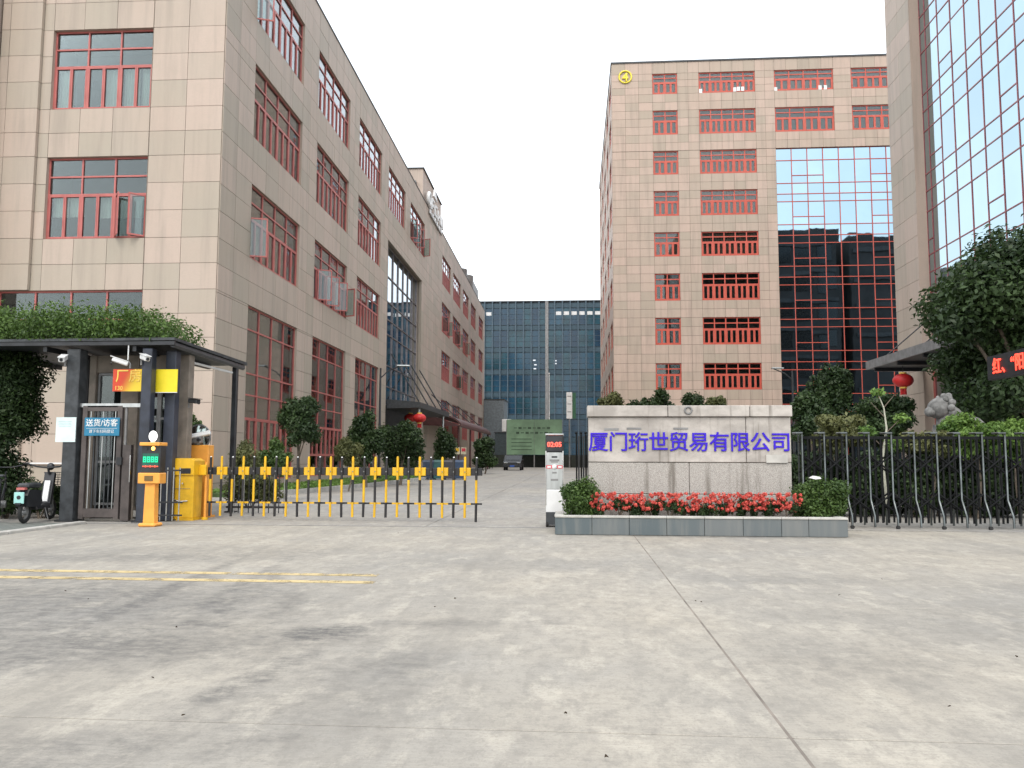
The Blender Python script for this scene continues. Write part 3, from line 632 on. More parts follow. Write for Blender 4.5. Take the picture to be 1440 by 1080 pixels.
def course(z0, z1, xe, yf, mat):
    for a, b in zip(xe, xe[1:]): wb(MB().box(((a+b)/2, (yf+14.22)/2, (z0+z1)/2), (b-a-.008, 14.22-yf, z1-z0-.008), mat, bev=.008), 'stone_block', sw)
course(1.88, 2.07, [X0-.02, 1.54, 2.86, X1+.02], 13.70, SMOO); course(1.135, 1.88, [X0, 2.80, X1], 13.75, SMOO)
course(.62, 1.135, [X0, 1.88, X1], 13.76, SPECK); course(.2, .62, [X0-.01, 1.88, X1+.01], 13.72, SPECK)
wb(MB().torus((1.87, 13.69, 1.985), .055, .014, GRM, 'Y', 20, 6), 'emblem_ring', sw)
BLUE = pm('violet_blue_letter', (.045, .018, .50), .5, var=.06, spec=.2)
chars = '厦门珩世贸易有限公司'
for i, ch in enumerate(chars):
    link('letter', text(ch, .335, BLUE, .004, .0046), sw, (X0+.165+i*.3275-1.9, 13.735-13.9, 1.348))
for x, z in ((.62, 1.68), (.99, 1.69), (1.75, 1.69)): wb(MB().box((x, 13.746, z), (.24, .012, .03), GRM), 'anchor_strip', sw)
wb(MB().box((3.28, 13.74, 1.2), (.34, .02, .13), CONCP), 'patch', sw)
# planter
pt = thing('planter', 'low planter of blue-grey stone panels round the sign wall', 'planter', (1.94, 13.7, 0))
PANEL = MatB('blue_grey_stone'); PANEL.set(.5); _r = PANEL.n('ShaderNodeObjectInfo').outputs['Random']
_c = PANEL.mix(_r, (.085, .11, .12), (.14, .155, .158)); _s = PANEL.ramp(PANEL.noise(4, (2.2, 1, .22), 6, .65), .42, .72); PANEL.base(PANEL.mix(PANEL.math('MULTIPLY', _s, .4), _c, (.22, .22, .205))); PANEL.bump(PANEL.noise(30), .15, .004); PANEL = PANEL.m
wb(MB().box((1.94, 13.75, .12), (4.42, 1.1, .24), SOIL), 'soil', pt)
xe = [-.3, .28, .86, 1.44, 2.02, 2.61, 3.19, 3.6, 4.19]
for a, b in zip(xe, xe[1:]): wb(MB().box(((a+b)/2, 13.19, .136), (b-a-.006, .04, .262), PANEL, bev=.004), 'stone_panel', pt)
for s_ in (-.28, 4.17):
    for k in range(2): wb(MB().box((s_, 13.49+k*.56, .136), (.04, .55, .262), PANEL, bev=.004), 'stone_panel', pt)
for a, b in zip(xe, xe[1:]): wb(MB().box(((a+b)/2, 13.23, .285), (b-a-.004, .15, .034), CONCP, bev=.006), 'coping_stone', pt)
for s_ in (-.24, 4.13): wb(MB().box((s_, 13.80, .2851), (.14, .98, .033), CONCP, bev=.006), 'coping_stone', pt)
# clipped shrubs and flowers in the planter
def shrub(label, c, r, n, size, mat, cat='shrub', k=10, seed=1, group=None, stems=4, name='clipped_shrub', flat=.9, zl=.5):
    t = thing(name, label, cat, (c[0], c[1], c[2]), 0, group); g = np.random.default_rng(seed); cl = []
    for i in range(k): cl.append((g.uniform(-.62, .62)*r[0], g.uniform(-.62, .62)*r[1], r[2]*g.uniform(zl, 1.42), r[0]*g.uniform(.34, .5), r[1]*g.uniform(.34, .5), r[2]*g.uniform(.34, .52)))
    b = MB()
    for i in range(stems): q = cl[i % k]; b.tube([(random.uniform(-.15, .15)*r[0], random.uniform(-.15, .15)*r[1], -.05), (q[0]*.5, q[1]*.5, q[2]*.5), q[:3]], [.016, .012, .006], BARK, 5)
    b.build('stem', t); crown('foliage', t, cl, n, size, mat, zmin=.01); return t
shrub('small clipped green shrub in planter beside the gate display head', (.08, 13.55, .24), (.34, .3, .36), 8000, .055, LF_M, seed=3, k=26, zl=.25)
shrub('wide clipped green shrub in planter beside the lattice gate', (3.9, 13.58, .24), (.48, .34, .36), 11000, .055, LF_M, seed=4, k=32, zl=.25)
for i in range(12):
    x = .45+i*.265; t = shrub('low bush with red blooms planted in front of the sign wall', (x, 13.42+random.uniform(-.02, .03), .25), (.18, .14, .18), 620, .05, LF_D, 'flower', 6, 20+i, 'red flowers along the sign wall', 3, 'flowering_bush')
    g = np.random.default_rng(60+i); P_ = []; Nn = []
    for k in range(46):
        c = np.array([g.uniform(-.18, .18), g.uniform(-.15, .08), g.uniform(.14, .40)])
        for j in range(16): d = g.normal(size=3); d /= np.linalg.norm(d); P_.append(c+d*.024); Nn.append(d+np.array([0, -.3, .5]))
    bl = link('bloom', leaves(np.array(P_), np.array(Nn), .034, PETAL, g.uniform(0, 1, len(P_)), 'bloom', .8), t); bl['kind'] = 'stuff'
wb(MB().box((4.05, 13.4, .93), (.18, .1, .02), WHT, rz=.3), 'x', shrub('leafy twig shrub', (90, 300, -5), (.1, .1, .1), 10, .05, LF_M)) if False else None
tag(MB().prism([(-.08, 0), (-.02, .035), (.07, .02), (.09, -.01), (.0, -.02)], -.05, .05, WHT).build('paper_scrap', None, (3.78, 13.42, .90)), 'white scrap of paper lying on the wide clipped shrub', 'litter')

# retractable gates
def lattice(t, x0, n, sp, y, bars=True, folded=False):
    for i in range(n):
        x = x0+i*sp; a = MB()
        w_ = .13 if not folded else .05
        for s_ in (-1, 1):
            yy = y+s_*.11
            a.tube([(x, yy, 1.63), (x, yy, .5), (x, yy+s_*.05, .42), (x+.01, yy+s_*.14, .22), (x+.01, yy+s_*.15, .03)], .019 if not folded else .014, GST if not folded else BLKG, 8)
        a.box((x-w_/2+.02, y, 1.655), (w_, .27, .035), GST if not folded else BLKG, bev=.01); a.tube([(x, y-.11, 1.5), (x, y+.11, 1.5)], .012, BLKG, 6)
        wb(a, 'post_frame', t)
        if i % 2 == 0: wb(MB().tube([(x+.01, y-.28, .03), (x+.01, y-.23, .03)], .032, RUB, 12), 'wheel', t)
        if i < n-1 and bars:
            for s_ in (-1, 1):
                for k in (.7, 1.5, 2.3): wb(MB().box((x+sp*(k-.15*s_)/3, y+s_*.07, .84), (.028, .025, 1.5), BLKG), 'inner_bar', t)
            for zc, zh in ((1.12, .32), (.46, .3)):
                for s_ in (-1, 1):
                    wb(MB().tube([(x, y-.10*s_, zc-zh*.5), (x+sp, y-.10*s_, zc+zh*.5)], .016, BLKG, 6), 'scissor_bar', t); wb(MB().tube([(x, y-.085*s_, zc+zh*.5), (x+sp, y-.085*s_, zc-zh*.5)], .016, BLKG, 6), 'scissor_bar', t)
            wb(MB().box((x+sp/2, y, 1.575), (sp*.9, .16, .05), BLKG), 'top_link', t)
GST = pm('dull_steel', (.14, .155, .155), .36, .9, var=.3, scale=6); BLKG = pm('gate_black', (.012, .013, .014), .7, var=.3, spec=.12)
rg = thing('retractable_gate', 'extended silver and black lattice gate running right from the sign wall', 'gate', (6.3, 15.1, 0))
lattice(rg, 4.02, 17, .383, 15.1)
hg = thing('retractable_gate', 'folded lattice gate with silver display head showing red digits', 'gate', (-.1, 14.95, 0))
lattice(hg, .05, 12, .085, 15.1, bars=False, folded=True)
for k in range(11): wb(MB().box((.09+k*.085, 15.0, .86), (.03, .1, 1.48), BLK), 'inner_bar', hg)
wb(MB().box((-.34, 14.8, .98), (.3, .34, .66), SIL, bev=.012), 'cabinet', hg); wb(MB().box((-.34, 14.8, 1.455), (.31, .36, .29), BLK, bev=.012), 'display_box', hg)
wb(MB().box((-.34, 14.8, 1.615), (.33, .38, .03), SIL, bev=.008), 'top_cap', hg); wb(MB().box((-.34, 14.8, .41), (.3, .36, .48), WHT, bev=.015), 'lower_cabinet', hg)
wb(MB().prism([(-.2+14.8, .04), (.16+14.8, .04), (.16+14.8, .18), (-.17+14.8, .26), (-.2+14.8, .26)], -.49, -.19, BLKM, 'X'), 'chassis', hg)
for s_ in (-.47, -.21):
    for yy in (14.64, 14.96): wb(MB().tube([(s_-.02, yy, .055), (s_+.02, yy, .055)], .055, RUB, 16), 'wheel', hg)
for (a, b2) in ((-.49, 1.3), (-.19, 1.3)): wb(MB().box((a, 14.63, .85), (.016, .02, .95), CHROME), 'edge_trim', hg)
dl = link('digits', text('02:05', .115, emis('red_digits', (1, .08, .05), 4), .004, .002), hg, (-.34+.1, 14.612-14.95, 1.40))
for (z, hh, ww, mt) in ((1.22, .03, .1, BLK), (1.16, .035, .17, GRM), (1.13, .02, .12, GRM), (.945, .03, .08, GRM), (.82, .035, .13, GRM)): wb(MB().box((-.34, 14.625, z), (ww, .012, hh), mt), 'label_strip', hg)
RB = pm('red_band', (.55, .05, .07), .4); wb(MB().box((-.34, 14.624, 1.045), (.29, .012, .055), RB), 'red_band', hg); wb(MB().ball((-.34, 14.615, 1.045), (.045, .03, .045), WHT), 'sensor_dome', hg)
for s_ in (-1, 1): wb(MB().box((-.34+s_*.095, 14.6165, 1.045), (.065, .004, .03), WHT), 'band_text', hg)
MB().box((-.33, -.185-.0, .33), (.02, .004, .03), RB).build('sticker', hg, (.10, 0, 0))

# barrier: housing and fence boom
bx = thing('barrier_housing', 'yellow boxy barrier motor housing with sloped cap behind the orange kiosk', 'barrier', (-7.46, 15.5, 0))
q = MB(); q.box((-7.46, 15.5, .46), (.52, .38, .84), YEL, bev=.015); q.box((-7.46, 15.5, .02), (.56, .42, .05), YEL); wb(q, 'cabinet', bx)
wb(MB().prism([(-7.735, .86), (-7.185, .86), (-7.185, 1.13), (-7.27, 1.175), (-7.66, 1.175), (-7.715, 1.13)], 15.28, 15.72, YEL), 'cap', bx); wb(MB().box((-7.36, 15.285, .935), (.22, .03, .1), BLK), 'slot', bx)
wb(MB().tube([(-7.6, 15.3, .40), (-7.45, 15.28, .36), (-7.3, 15.3, .37)], .012, CHROME, 8), 'handle', bx); wb(MB().box((-7.46, 15.305, .6), (.4, .008, .006), GRM), 'panel_seam', bx)
wb(MB().tube([(-7.4, 15.27, .7), (-7.4, 15.3, .7)], .014, CHROME, 10), 'lock', bx)
bm = thing('fence_barrier', 'lowered black and yellow fence barrier across the driveway', 'barrier', (-4.4, 15.6, 0)); x0b, x1b, nb2 = -6.98, -1.83, 25; yb = 15.6
sp2 = (x1b-x0b)/(nb2-1)
for i in range(nb2):
    x = x0b+i*sp2; ye = i % 2 == 1; A, B = (YEL, BLKP) if ye else (BLKP, YEL); zl = .335; q = MB(); lz = random.uniform(-.006, .006); tl = random.uniform(-.006, .006)
    q.tube([(x+tl, yb-.05, 1.2+lz), (x, yb-.05, .78)], .024, A, 8); q.tube([(x, yb-.05, .78), (x, yb-.05, zl+.02)], .024, B, 8); q.tube([(x, yb-.05, zl+.02), (x-tl, yb-.05, .005 if i == nb2-1 else .075+lz)], .024, A, 8); q.ball((x+tl, yb-.05, 1.2+lz), .019, WHT if not ye else A, 8, 5)
    wb(q, 'rod', bm)
    wb(MB().box((x, yb, .935), (sp2*.98, .06, .155 if ye else .14), A, bev=.006), 'rail_segment', bm); wb(MB().box((x, yb, zl), (sp2*.99, .028, .032), A), 'lower_rail_segment', bm)
    wb(MB().tube([(x, yb-.085, .935), (x, yb-.03, .935)], .012, GRM, 8), 'bolt', bm)
q = MB(); q.box((-7.13, 15.55, .95), (.16, .12, .2), YEL, bev=.01); q.tube([(-7.07, 15.56, .03), (-7.07, 15.56, 1.1)], .028, ORG, 10); wb(q, 'pivot_arm', bm); wb(MB().tube([(-7.07, 15.56, .0), (-7.07, 15.56, .05)], .06, YEL, 12), 'pivot_foot', bm)
# camera post behind
cp_ = thing('camera_post', 'orange square post with white bullet camera behind the barrier housing', 'camera', (-7.46, 16.2, 0))
wb(MB().box((-7.46, 16.2, .72), (.37, .26, 1.44), ORG, bev=.012), 'post', cp_); wb(MB().box((-7.46, 16.2, .02), (.46, .36, .04), ORG), 'base_plate', cp_)
Mr = Matrix.Rotation(R(-14), 4, 'Y') @ Matrix.Rotation(R(18), 4, 'Z')
wb(MB().box((-7.5, 16.1, 1.64), (.46, .16, .09), WHT, M=Mr, bev=.015), 'camera_housing', cp_); wb(MB().box((-7.53, 16.1, 1.54), (.2, .16, .14), GRM, bev=.02), 'camera_bracket', cp_); wb(MB().tube([(-7.46, 16.06, 1.54), (-7.46, 15.99, 1.54)], .035, BLK, 12), 'lens', cp_)
mi = thing('traffic_mirror', 'round convex traffic mirror behind the orange camera post', 'mirror', (-7.86, 16.9, 0))
q = MB(); vs = [(-7.86, 16.83, 1.62)]; 
for rr, yy in ((.12, 16.835), (.24, 16.86)): vs += [(-7.86+rr*math.cos(2*PI*k/24), yy, 1.62+rr*math.sin(2*PI*k/24)) for k in range(24)]
q.add(vs, [(0, 1+k, 1+(k+1) % 24) for k in range(24)]+[(1+k, 25+k, 25+(k+1) % 24, 1+(k+1) % 24) for k in range(24)], CHROME, True); wb(q, 'mirror_face', mi)
wb(MB().torus((-7.86, 16.87, 1.62), .25, .02, GRM, 'Y', 28, 6), 'rim', mi); wb(MB().tube([(-7.86, 16.92, 0), (-7.86, 16.92, 1.62)], .03, GRM, 8), 'pole', mi)
# entry kiosk
ki = thing('entry_kiosk', 'orange plate-recognition kiosk with green and red display and amber light', 'kiosk', (-7.33, 14.0, 0))
wb(MB().box((-7.33, 14.0, .03), (.3, .3, .06), ORG, bev=.02), 'base_plate', ki); wb(MB().prism([(-7.43, .05), (-7.23, .05), (-7.245, .74), (-7.415, .74)], 13.93, 14.07, ORG), 'column', ki)
wb(MB().box((-7.335, 14.0, .83), (.395, .24, .185), ORG, bev=.012), 'speaker_box', ki); wb(MB().box((-7.33, 13.876, .83), (.15, .012, .09), pm('brown_grille', (.16, .10, .03), .6)), 'grille', ki)
wb(MB().box((-7.33, 14.02, 1.165), (.345, .2, .49), BLK, bev=.008), 'display_housing', ki); wb(MB().box((-7.33, 14.0, 1.42), (.36, .3, .06), ORG, bev=.01), 'hood', ki)
GLED = emis('green_led', (.0, .85, .38), 1.5); RLED = emis('red_led_row', (1, .08, .04), 1.8); DGR = pm('dark_green_screen', (.01, .10, .07), .3)
wb(MB().box((-7.33, 13.916, 1.14), (.29, .008, .235), DGR), 'screen', ki)
for i in range(4):
    x = -7.435+i*.07
    for (dx, dz, ww, hh) in ((0, .05, .05, .016), (0, .012, .054, .016), (0, -.03, .05, .016), (-.02, .01, .013, .1), (.02, .01, .013, .1)): wb(MB().box((x+dx, 13.909-.0004*i, 1.145+dz), (ww, .004+.0006*hh, hh), GLED), 'green_stroke', ki)
for i in range(7): wb(MB().box((-7.455+i*.042, 13.909, 1.035), (.03, .004, .018+.012*(i % 2)), RLED), 'red_stroke', ki)
wb(MB().ball((-7.29, 13.915, 1.345), (.035, .012, .035), emis('amber_lamp', (1, .42, .08), 5)), 'amber_lamp', ki); wb(MB().tube([(-7.41, 13.93, 1.345), (-7.41, 13.905, 1.345)], .025, BLK, 12), 'lens', ki)
wb(MB().ball((-7.335, 13.98, 1.56), (.075, .05, .095), emis('white_lamp', (1, .98, .95), 2.2), 14, 10), 'flash_lamp', ki); wb(MB().tube([(-7.335, 13.98, 1.44), (-7.335, 13.98, 1.5)], .04, WHT, 12), 'lamp_foot', ki)

# guard shelter, booth, pedestrian gate
gs = thing('guard_shelter', 'black steel canopy on posts over the guard booth, topped with ivy', 'shelter', (-9.4, 14.9, 0))
q = MB(); q.add([(-16, 14.7, 3.33), (-7.38, 14.7, 3.36), (-7.36, 18.1, 3.26), (-16, 18.1, 3.26), (-16, 14.7, 3.38), (-7.38, 14.7, 3.41), (-7.36, 18.1, 3.33), (-16, 18.1, 3.33)], [(0, 3, 2, 1), (4, 5, 6, 7), (0, 1, 5, 4), (1, 2, 6, 5), (2, 3, 7, 6), (3, 0, 4, 7)], BLKM); wb(q, 'roof', gs)
q = MB(); q.box((-11.69, 14.75, 3.31), (8.6, .06, .07), BLK); wb(q, 'front_beam', gs); wb(MB().tube([(-7.45, 14.78, 3.29), (-7.42, 18.0, 3.2)], .06, BLK, 6, smooth=False), 'side_beam', gs)
for k in range(5): wb(MB().box((-15.2+k*1.75, 16.4, 3.22), (.07, 3.2, .1), BLK), 'rafter', gs)
BLUB = pm('blue_black_steel', (.028, .034, .05), .4, var=.3)
for (x, y, d, h, mt) in ((-9.38, 14.92, .26, 3.22, BLKM), (-7.93, 14.86, .19, 3.22, BLUB), (-7.66, 15.25, .2, 3.22, BLUB), (-7.46, 17.7, .11, 3.18, BLK)):
    wb(MB().box((x, y, h/2), (d, d, h), mt, bev=.012), 'post', gs); wb(MB().box((x, y, .015), (d+.1, d+.1, .03), BLK), 'base_plate', gs)
wb(MB().box((-8.65, 14.9, 2.16), (1.3, .06, .07), SIL), 'cross_bar', gs); wb(MB().tube([(-7.5, 17.6, 3.05), (-7.75, 15.4, 3.12)], .03, WHT, 6), 'white_tube', gs)
BOOP = pm('brown_grey_render', (.21, .18, .15), .8, var=.2, bump=.2)
bo = thing('guard_booth', 'dim glazed guard booth with beige pillars under the black canopy', 'booth', (-8.6, 16.9, 0))
for (x, y, d) in ((-7.62, 15.72, .22), (-8.72, 15.75, .34), (-9.5, 15.75, .14), (-9.9, 17.2, .2), (-8.42, 17.2, .2)): wb(MB().box((x, y, 1.6), (d, .22, 3.2), BOOP, bev=.01), 'pillar', bo)
wb(MB().box((-8.56, 15.75, 3.03), (2.0, .16, .34), BOOP), 'top_band', bo); wb(MB().box((-8.75, 16.4, .1), (1.5, 1.5, .12), CONCP), 'floor_plinth', bo)
wb(MB().box((-9.15, 17.2, 1.6), (1.3, .08, 3.1), DARK), 'back_panel', bo); wb(MB().box((-9.75, 16.5, 1.6), (.08, 1.3, 3.1), DARK), 'side_panel', bo)
for a, b2 in ((-9.42, -8.9), (-8.55, -8.15), (-8.15, -7.74)):
    q = MB()
    for xx in (a+.02, b2-.02): q.box((xx, 15.74, 1.55), (.04, .06, 2.6), GRM)
    for zz in (.28, 1.1, 1.95, 2.83): q.box(((a+b2)/2, 15.74, zz), (b2-a-.08, .06, .045), RED if (a < -9 and zz == 1.95) else GRM)
    fr = wb(q, 'window_frame', bo)
    for za, zb in ((.3, 1.08), (1.12, 1.93), (1.97, 2.81)): ubox('pane', fr, ((a+b2)/2+8.6, 15.75-16.9, (za+zb)/2), (b2-a-.08, .008, zb-za), GLASS)
wb(MB().box((-8.5, 16.3, .95), (.9, .5, .06), GRM), 'desk', bo)
wb(MB().box((-9.33, 15.0, 1.9), (.06, .05, 2.2), RED), 'red_jamb', bo)
pg = thing('pedestrian_gate', 'dark barred pedestrian swing gate between the shelter posts', 'gate', (-8.65, 14.9, 0))
BRN = pm('brown_grey_steel', (.075, .062, .058), .5, var=.3)
for x in (-9.14, -8.46): wb(MB().box((x, 14.9, 1.1), (.09, .07, 2.1), BRN), 'stile', pg)
for z, h in ((.16, .16), (2.1, .1)): wb(MB().box((-8.8, 14.9, z), (.59, .06, h), BRN), 'cross_rail', pg)
for k in range(7): wb(MB().tube([(-9.04+k*.08, 14.9, .24), (-9.04+k*.08, 14.9, 2.05)], .012, SIL if k % 3 == 0 else BLKM, 8), 'bar', pg)
wb(MB().box((-8.42, 14.85, 1.12), (.1, .05, .14), BLK), 'lock', pg); wb(MB().box((-8.3, 14.92, .72), (.16, .1, 1.4), BRN), 'jamb_panel', pg); wb(MB().box((-8.2, 14.84, .98), (.014, .04, .5), CHROME), 'pull_bar', pg)
wb(MB().tube([(-8.37, 14.93, .0), (-8.37, 14.93, 2.15)], .03, GRM, 8), 'gate_post', pg)
sf = thing('bar_fence', 'short fence of grey vertical bars beside the orange kiosk', 'fence', (-7.6, 14.95, 0))
for k in range(5): wb(MB().tube([(-7.80+k*.12, 15.0, .02), (-7.80+k*.12, 15.0, 1.0)], .013, SIL, 6), 'bar', sf)
for z in (.12, .36, .95): wb(MB().box((-7.56, 15.0, z), (.6, .03, .03), BLK), 'rail', sf)
f2 = thing('bar_fence', 'black fence with pale bars behind the yellow barrier housing', 'fence', (-6.6, 17.3, 0))
for k in range(12): wb(MB().tube([(-7.35+k*.11, 17.3, .02), (-7.35+k*.11, 17.3, .98)], .012, SIL if k % 2 else BLK, 6), 'bar', f2)
for z in (.14, .95): wb(MB().box((-6.75, 17.3, z), (1.3, .03, .04), BLK), 'rail', f2)
# signs on the shelter
TEAL = pm('teal_blue_sign', (.015, .17, .30), .35, var=.15)
s1 = thing('visitor_sign', 'blue sign with white Chinese lettering on the pedestrian gate', 'sign', (-8.77, 14.82, 1.755)); MB().box((0, 0, 0), (.68, .025, .34), TEAL, bev=.006).build('board', s1)
link('lettering', text('送货/访客', .145, WHT, .004, .0015), s1, (0, -.0155, .02)); link('small_lettering', text('请下车扫码登记', .07, WHT, .003), s1, (0, -.0155, -.11)); MB().box((0, -.0145, -.03), (.6, .002, .005), WHT).build('rule_line', s1)
s2 = thing('notice_sheet', 'pale notice sheet fixed to the left shelter post', 'notice', (-9.44, 14.77, 1.7)); MB().box((0, 0, 0), (.385, .012, .46), pm('pale_cyan_paper', (.66, .78, .78), .5, var=.08)).build('sheet', s2)
for k in range(4): MB().box((-.02, -.0075, .15-k*.03), (.26-.03*(k % 2), .002, .007), pm('faint_print', (.4, .58, .6), .6)).build('print_line', s2)
s3 = thing('rental_banner', 'red and yellow banner with Chinese lettering under the canopy', 'banner', (-8.38, 14.98, 2.64))
GRAD = MatB('red_to_yellow_print'); GRAD.set(.45); _g = GRAD.n('ShaderNodeTexCoord').outputs['Generated']; _x = GRAD.n('ShaderNodeSeparateXYZ'); GRAD.l(_g, _x.inputs[0])
GRAD.base(GRAD.mix(GRAD.ramp(GRAD.math('SUBTRACT', GRAD.math('ADD', _x.outputs[0], .15), GRAD.math('MULTIPLY', _x.outputs[2], .35)), .25, .8), (.62, .06, .02), (.85, .62, .04))); GRAD = GRAD.m
MB().box((0, 0, 0), (.62, .02, .42), GRAD).build('sheet', s3); GOLD = pm('gold_print', (.9, .62, .12), .5, var=.05)
link('lettering', text('厂房', .26, GOLD, .004, .004), s3, (0, -.0125, -.01)); link('number', text('130', .11, GOLD, .004, .002, 'LEFT'), s3, (-.27, -.0125, -.185))
s4_ = thing('yellow_board', 'plain bright yellow board hanging beside the red banner', 'sign', (-7.68, 15.0, 2.63)); MB().box((0, 0, 0), (.48, .02, .43), pm('lemon_yellow', (.80, .66, .02), .45, var=.06)).build('sheet', s4_); MB().box((0, .0, -.222), (.48, .024, .012), WHT).build('edge_strip', s4_)
# security cameras
def cctv(label, loc, rz, tilt=.25, name='security_camera', WHT=WHT):
    t = thing(name, label, 'camera', loc, rz); T = Matrix.Rotation(tilt, 4, 'X')
    MB().box((0, -.12, -.02), (.1, .28, .085), WHT, M=T, bev=.014).build('housing', t); MB().box((0, -.145, .03), (.12, .3, .012), WHT, M=T).build('sun_shield', t)
    MB().tube([(0, -.26, -.055), (0, -.275, -.06)], .03, BLK, 12).build('lens', t); MB().tube([(0, 0, .0), (0, .05, -.05), (0, .05, -.14)], .018, GRM, 8).build('bracket', t)
cctv('white camera on the left shelter post above the notice sheet', (-9.5, 14.72, 3.03), R(20), .3); cctv('white camera angled down-left beside the hanging rod', (-8.28, 14.72, 2.98), R(-62), -.3); cctv('white camera on top of middle shelter post', (-7.98, 14.7, 3.04), R(48), .25)
wb(MB().tube([(-8.28, 14.74, 3.0), (-8.28, 14.74, 3.3)], .012, WHT, 6), 'hanging_rod', gs)
cctv('small black camera on beige pillar of guard booth', (-7.46, 15.6, 2.3), R(60), .1, WHT=BLK)
ln = thing('red_beacon', 'red and orange warning beacon inside the guard shelter', 'beacon', (-7.78, 15.45, 1.82)); MB().box((0, -.05, .1), (.12, .1, .13), RED).build('red_lens', ln); MB().box((0, -.05, -.03), (.14, .1, .1), ORG).build('orange_body', ln)
# ivy
ivy = thing('ivy', 'thick green ivy covering top of the black shelter canopy', 'plant', (-11, 15.6, 3.3)); cl = []
for k in range(60):
    x = -15.8+7.85*(k % 30)/29+random.uniform(-.2, .2); e = max(0, 1-max(0, x+8.4)*.9)
    cl.append((x+11, (k//30)*1.1-.25+random.uniform(-.2, .2), .18+.22*e*random.uniform(.5, 1.25), .5, .62, .12+.36*e))
for k in range(34):
    x = -15.8+8.0*k/33+random.uniform(-.1, .1); e = max(0, 1-max(0, x+8.4)*.85); cl.append((x+11, -.78+random.uniform(-.06, .1), .2+.2*e*random.uniform(.7, 1.3), .3, .22, .14+.3*e))
crown('foliage', ivy, cl, 46000, .072, LF_I, shell=3.2, zmin=.06); MB().box((-.9, .9, .2), (7.6, 2.2, .12), SOIL).build('root_mat', ivy)
iv2 = thing('ivy', 'dark hanging ivy curtain below the canopy beside the scooter', 'plant', (-11.2, 15.9, 0)); cl = []
for k in range(120):
    z = random.uniform(.1, 3.25); wd = float(np.interp(z, [0, .6, 1.2, 1.9, 3.3], [0, .05, .0, .3, .5])); x = random.uniform(wd-1.2, wd-.1)
    cl.append((x, random.uniform(-.25, .35), z, .3, .25, .34))
crown('foliage', iv2, cl, 42000, .075, LF_D, zmin=.03)
q = MB()
for k in range(3): q.tube([(-1.7+k*.45, .1, 0), (-1.4+k*.45, .15, 1.5), (-1.5+k*.48, .1, 3.3)], .02, BARK, 5)
q.build('stem', iv2)
shrub('small dark bush growing behind the parked scooter', (-10.35, 15.5, 0), (.5, .3, .42), 3800, .08, LF_D, seed=9, name='bush')
shrub('dark bush between the bicycle and parked scooter', (-10.95, 15.35, 0), (.45, .3, .4), 3000, .08, LF_D, seed=10, name='bush')

# scooter and bicycle
sc_ = thing('electric_scooter', 'black parked electric scooter with pale teal rear plate', 'scooter', (-9.83, 14.62, .01), R(8))
def wheel(t, y, r, name='wheel', w_=.035):
    q = MB().torus((0, y, r), r-w_, w_, RUB, 'X', 28, 8).build(name, t); MB().torus((0, y, r), r*.62, .012, GRM, 'X', 24, 6).build('rim', q)
    h = MB().tube([(-.05, y, r), (.05, y, r)], .05, GRM, 12)
    for k in range(5): a = 2*PI*k/5; h.tube([(0, y, r), (0, y+r*.62*math.cos(a), r+r*.62*math.sin(a))], .012, GRM, 6)
    h.build('hub', q)
wheel(sc_, -.42, .2); wheel(sc_, .52, .2)
q = MB(); q.box((0, .06, .27), (.2, .52, .08), BLK, bev=.02); q.prism([(-.5, .3), (-.1, .28), (-.02, .36), (-.1, .58), (-.5, .6), (-.56, .5)], -.11, .11, BLK, 'X'); q.build('body', sc_)
MB().box((0, -.28, .67), (.2, .52, .09), BLKM, bev=.03).build('saddle', sc_); MB().prism([(.3, .32), (.38, .3), (.5, .86), (.43, .9)], -.09, .09, BLK, 'X').build('leg_shield', sc_)
MB().prism([(.27, .36), (.30, .34), (.40, .72), (.36, .74)], -.05, .05, WHT, 'X').build('white_trim', sc_)
MB().tube([(0, .40, .86), (0, .36, .98)], .022, BLK, 8).build('stem', sc_); MB().tube([(-.33, .28, 1.05), (-.2, .36, 1.0), (0, .37, .98), (.2, .36, 1.0), (.33, .28, 1.05)], .016, BLK, 8).build('handlebar', sc_)
for s_ in (-1, 1): MB().tube([(s_*.33, .28, 1.05), (s_*.4, .24, 1.06)], .022, RUB, 8).build('grip', sc_); MB().tube([(s_*.05, .5, .2), (s_*.05, .43, .7)], .018, GRM, 8).build('fork', sc_)
MB().ball((0, .45, 1.0), (.07, .05, .07), BLK).build('headlight', sc_)
bk = MB()
for k in range(6):
    z = .66+k*.045; r = .11+.008*k
    for a, b2 in (((-r, .52), (r, .52)), ((-r, .75), (r, .75)), ((-r, .52), (-r, .75)), ((r, .52), (r, .75))): bk.tube([(a[0], a[1], z), (b2[0], b2[1], z)], .005, BLK, 5)
for k in range(5):
    for yy in (.52, .75): bk.tube([(-.11+k*.055, yy, .66), (-.14+k*.07, yy, .9)], .004, BLK, 5)
bk.build('basket', sc_); MB().box((0, -.63, .46), (.17, .025, .2), pm('pale_teal_plate', (.35, .66, .62), .4, var=.06), bev=.006).build('rear_plate', sc_); MB().tube([(0, -.648, .47), (0, -.64, .47)], .035, BLK, 14).build('plate_logo', sc_)
MB().box((0, -.55, .62), (.14, .1, .04), RED).build('tail_light', sc_); MB().tube([(.1, .1, .26), (.16, .12, .03)], .01, GRM, 6).build('kickstand', sc_); MB().box((0, -.5, .36), (.1, .34, .03), BLK).build('rear_mudguard', sc_)
bi = thing('bicycle', 'dark bicycle parked beside hanging ivy', 'bicycle', (-10.72, 14.9, .01), R(28))
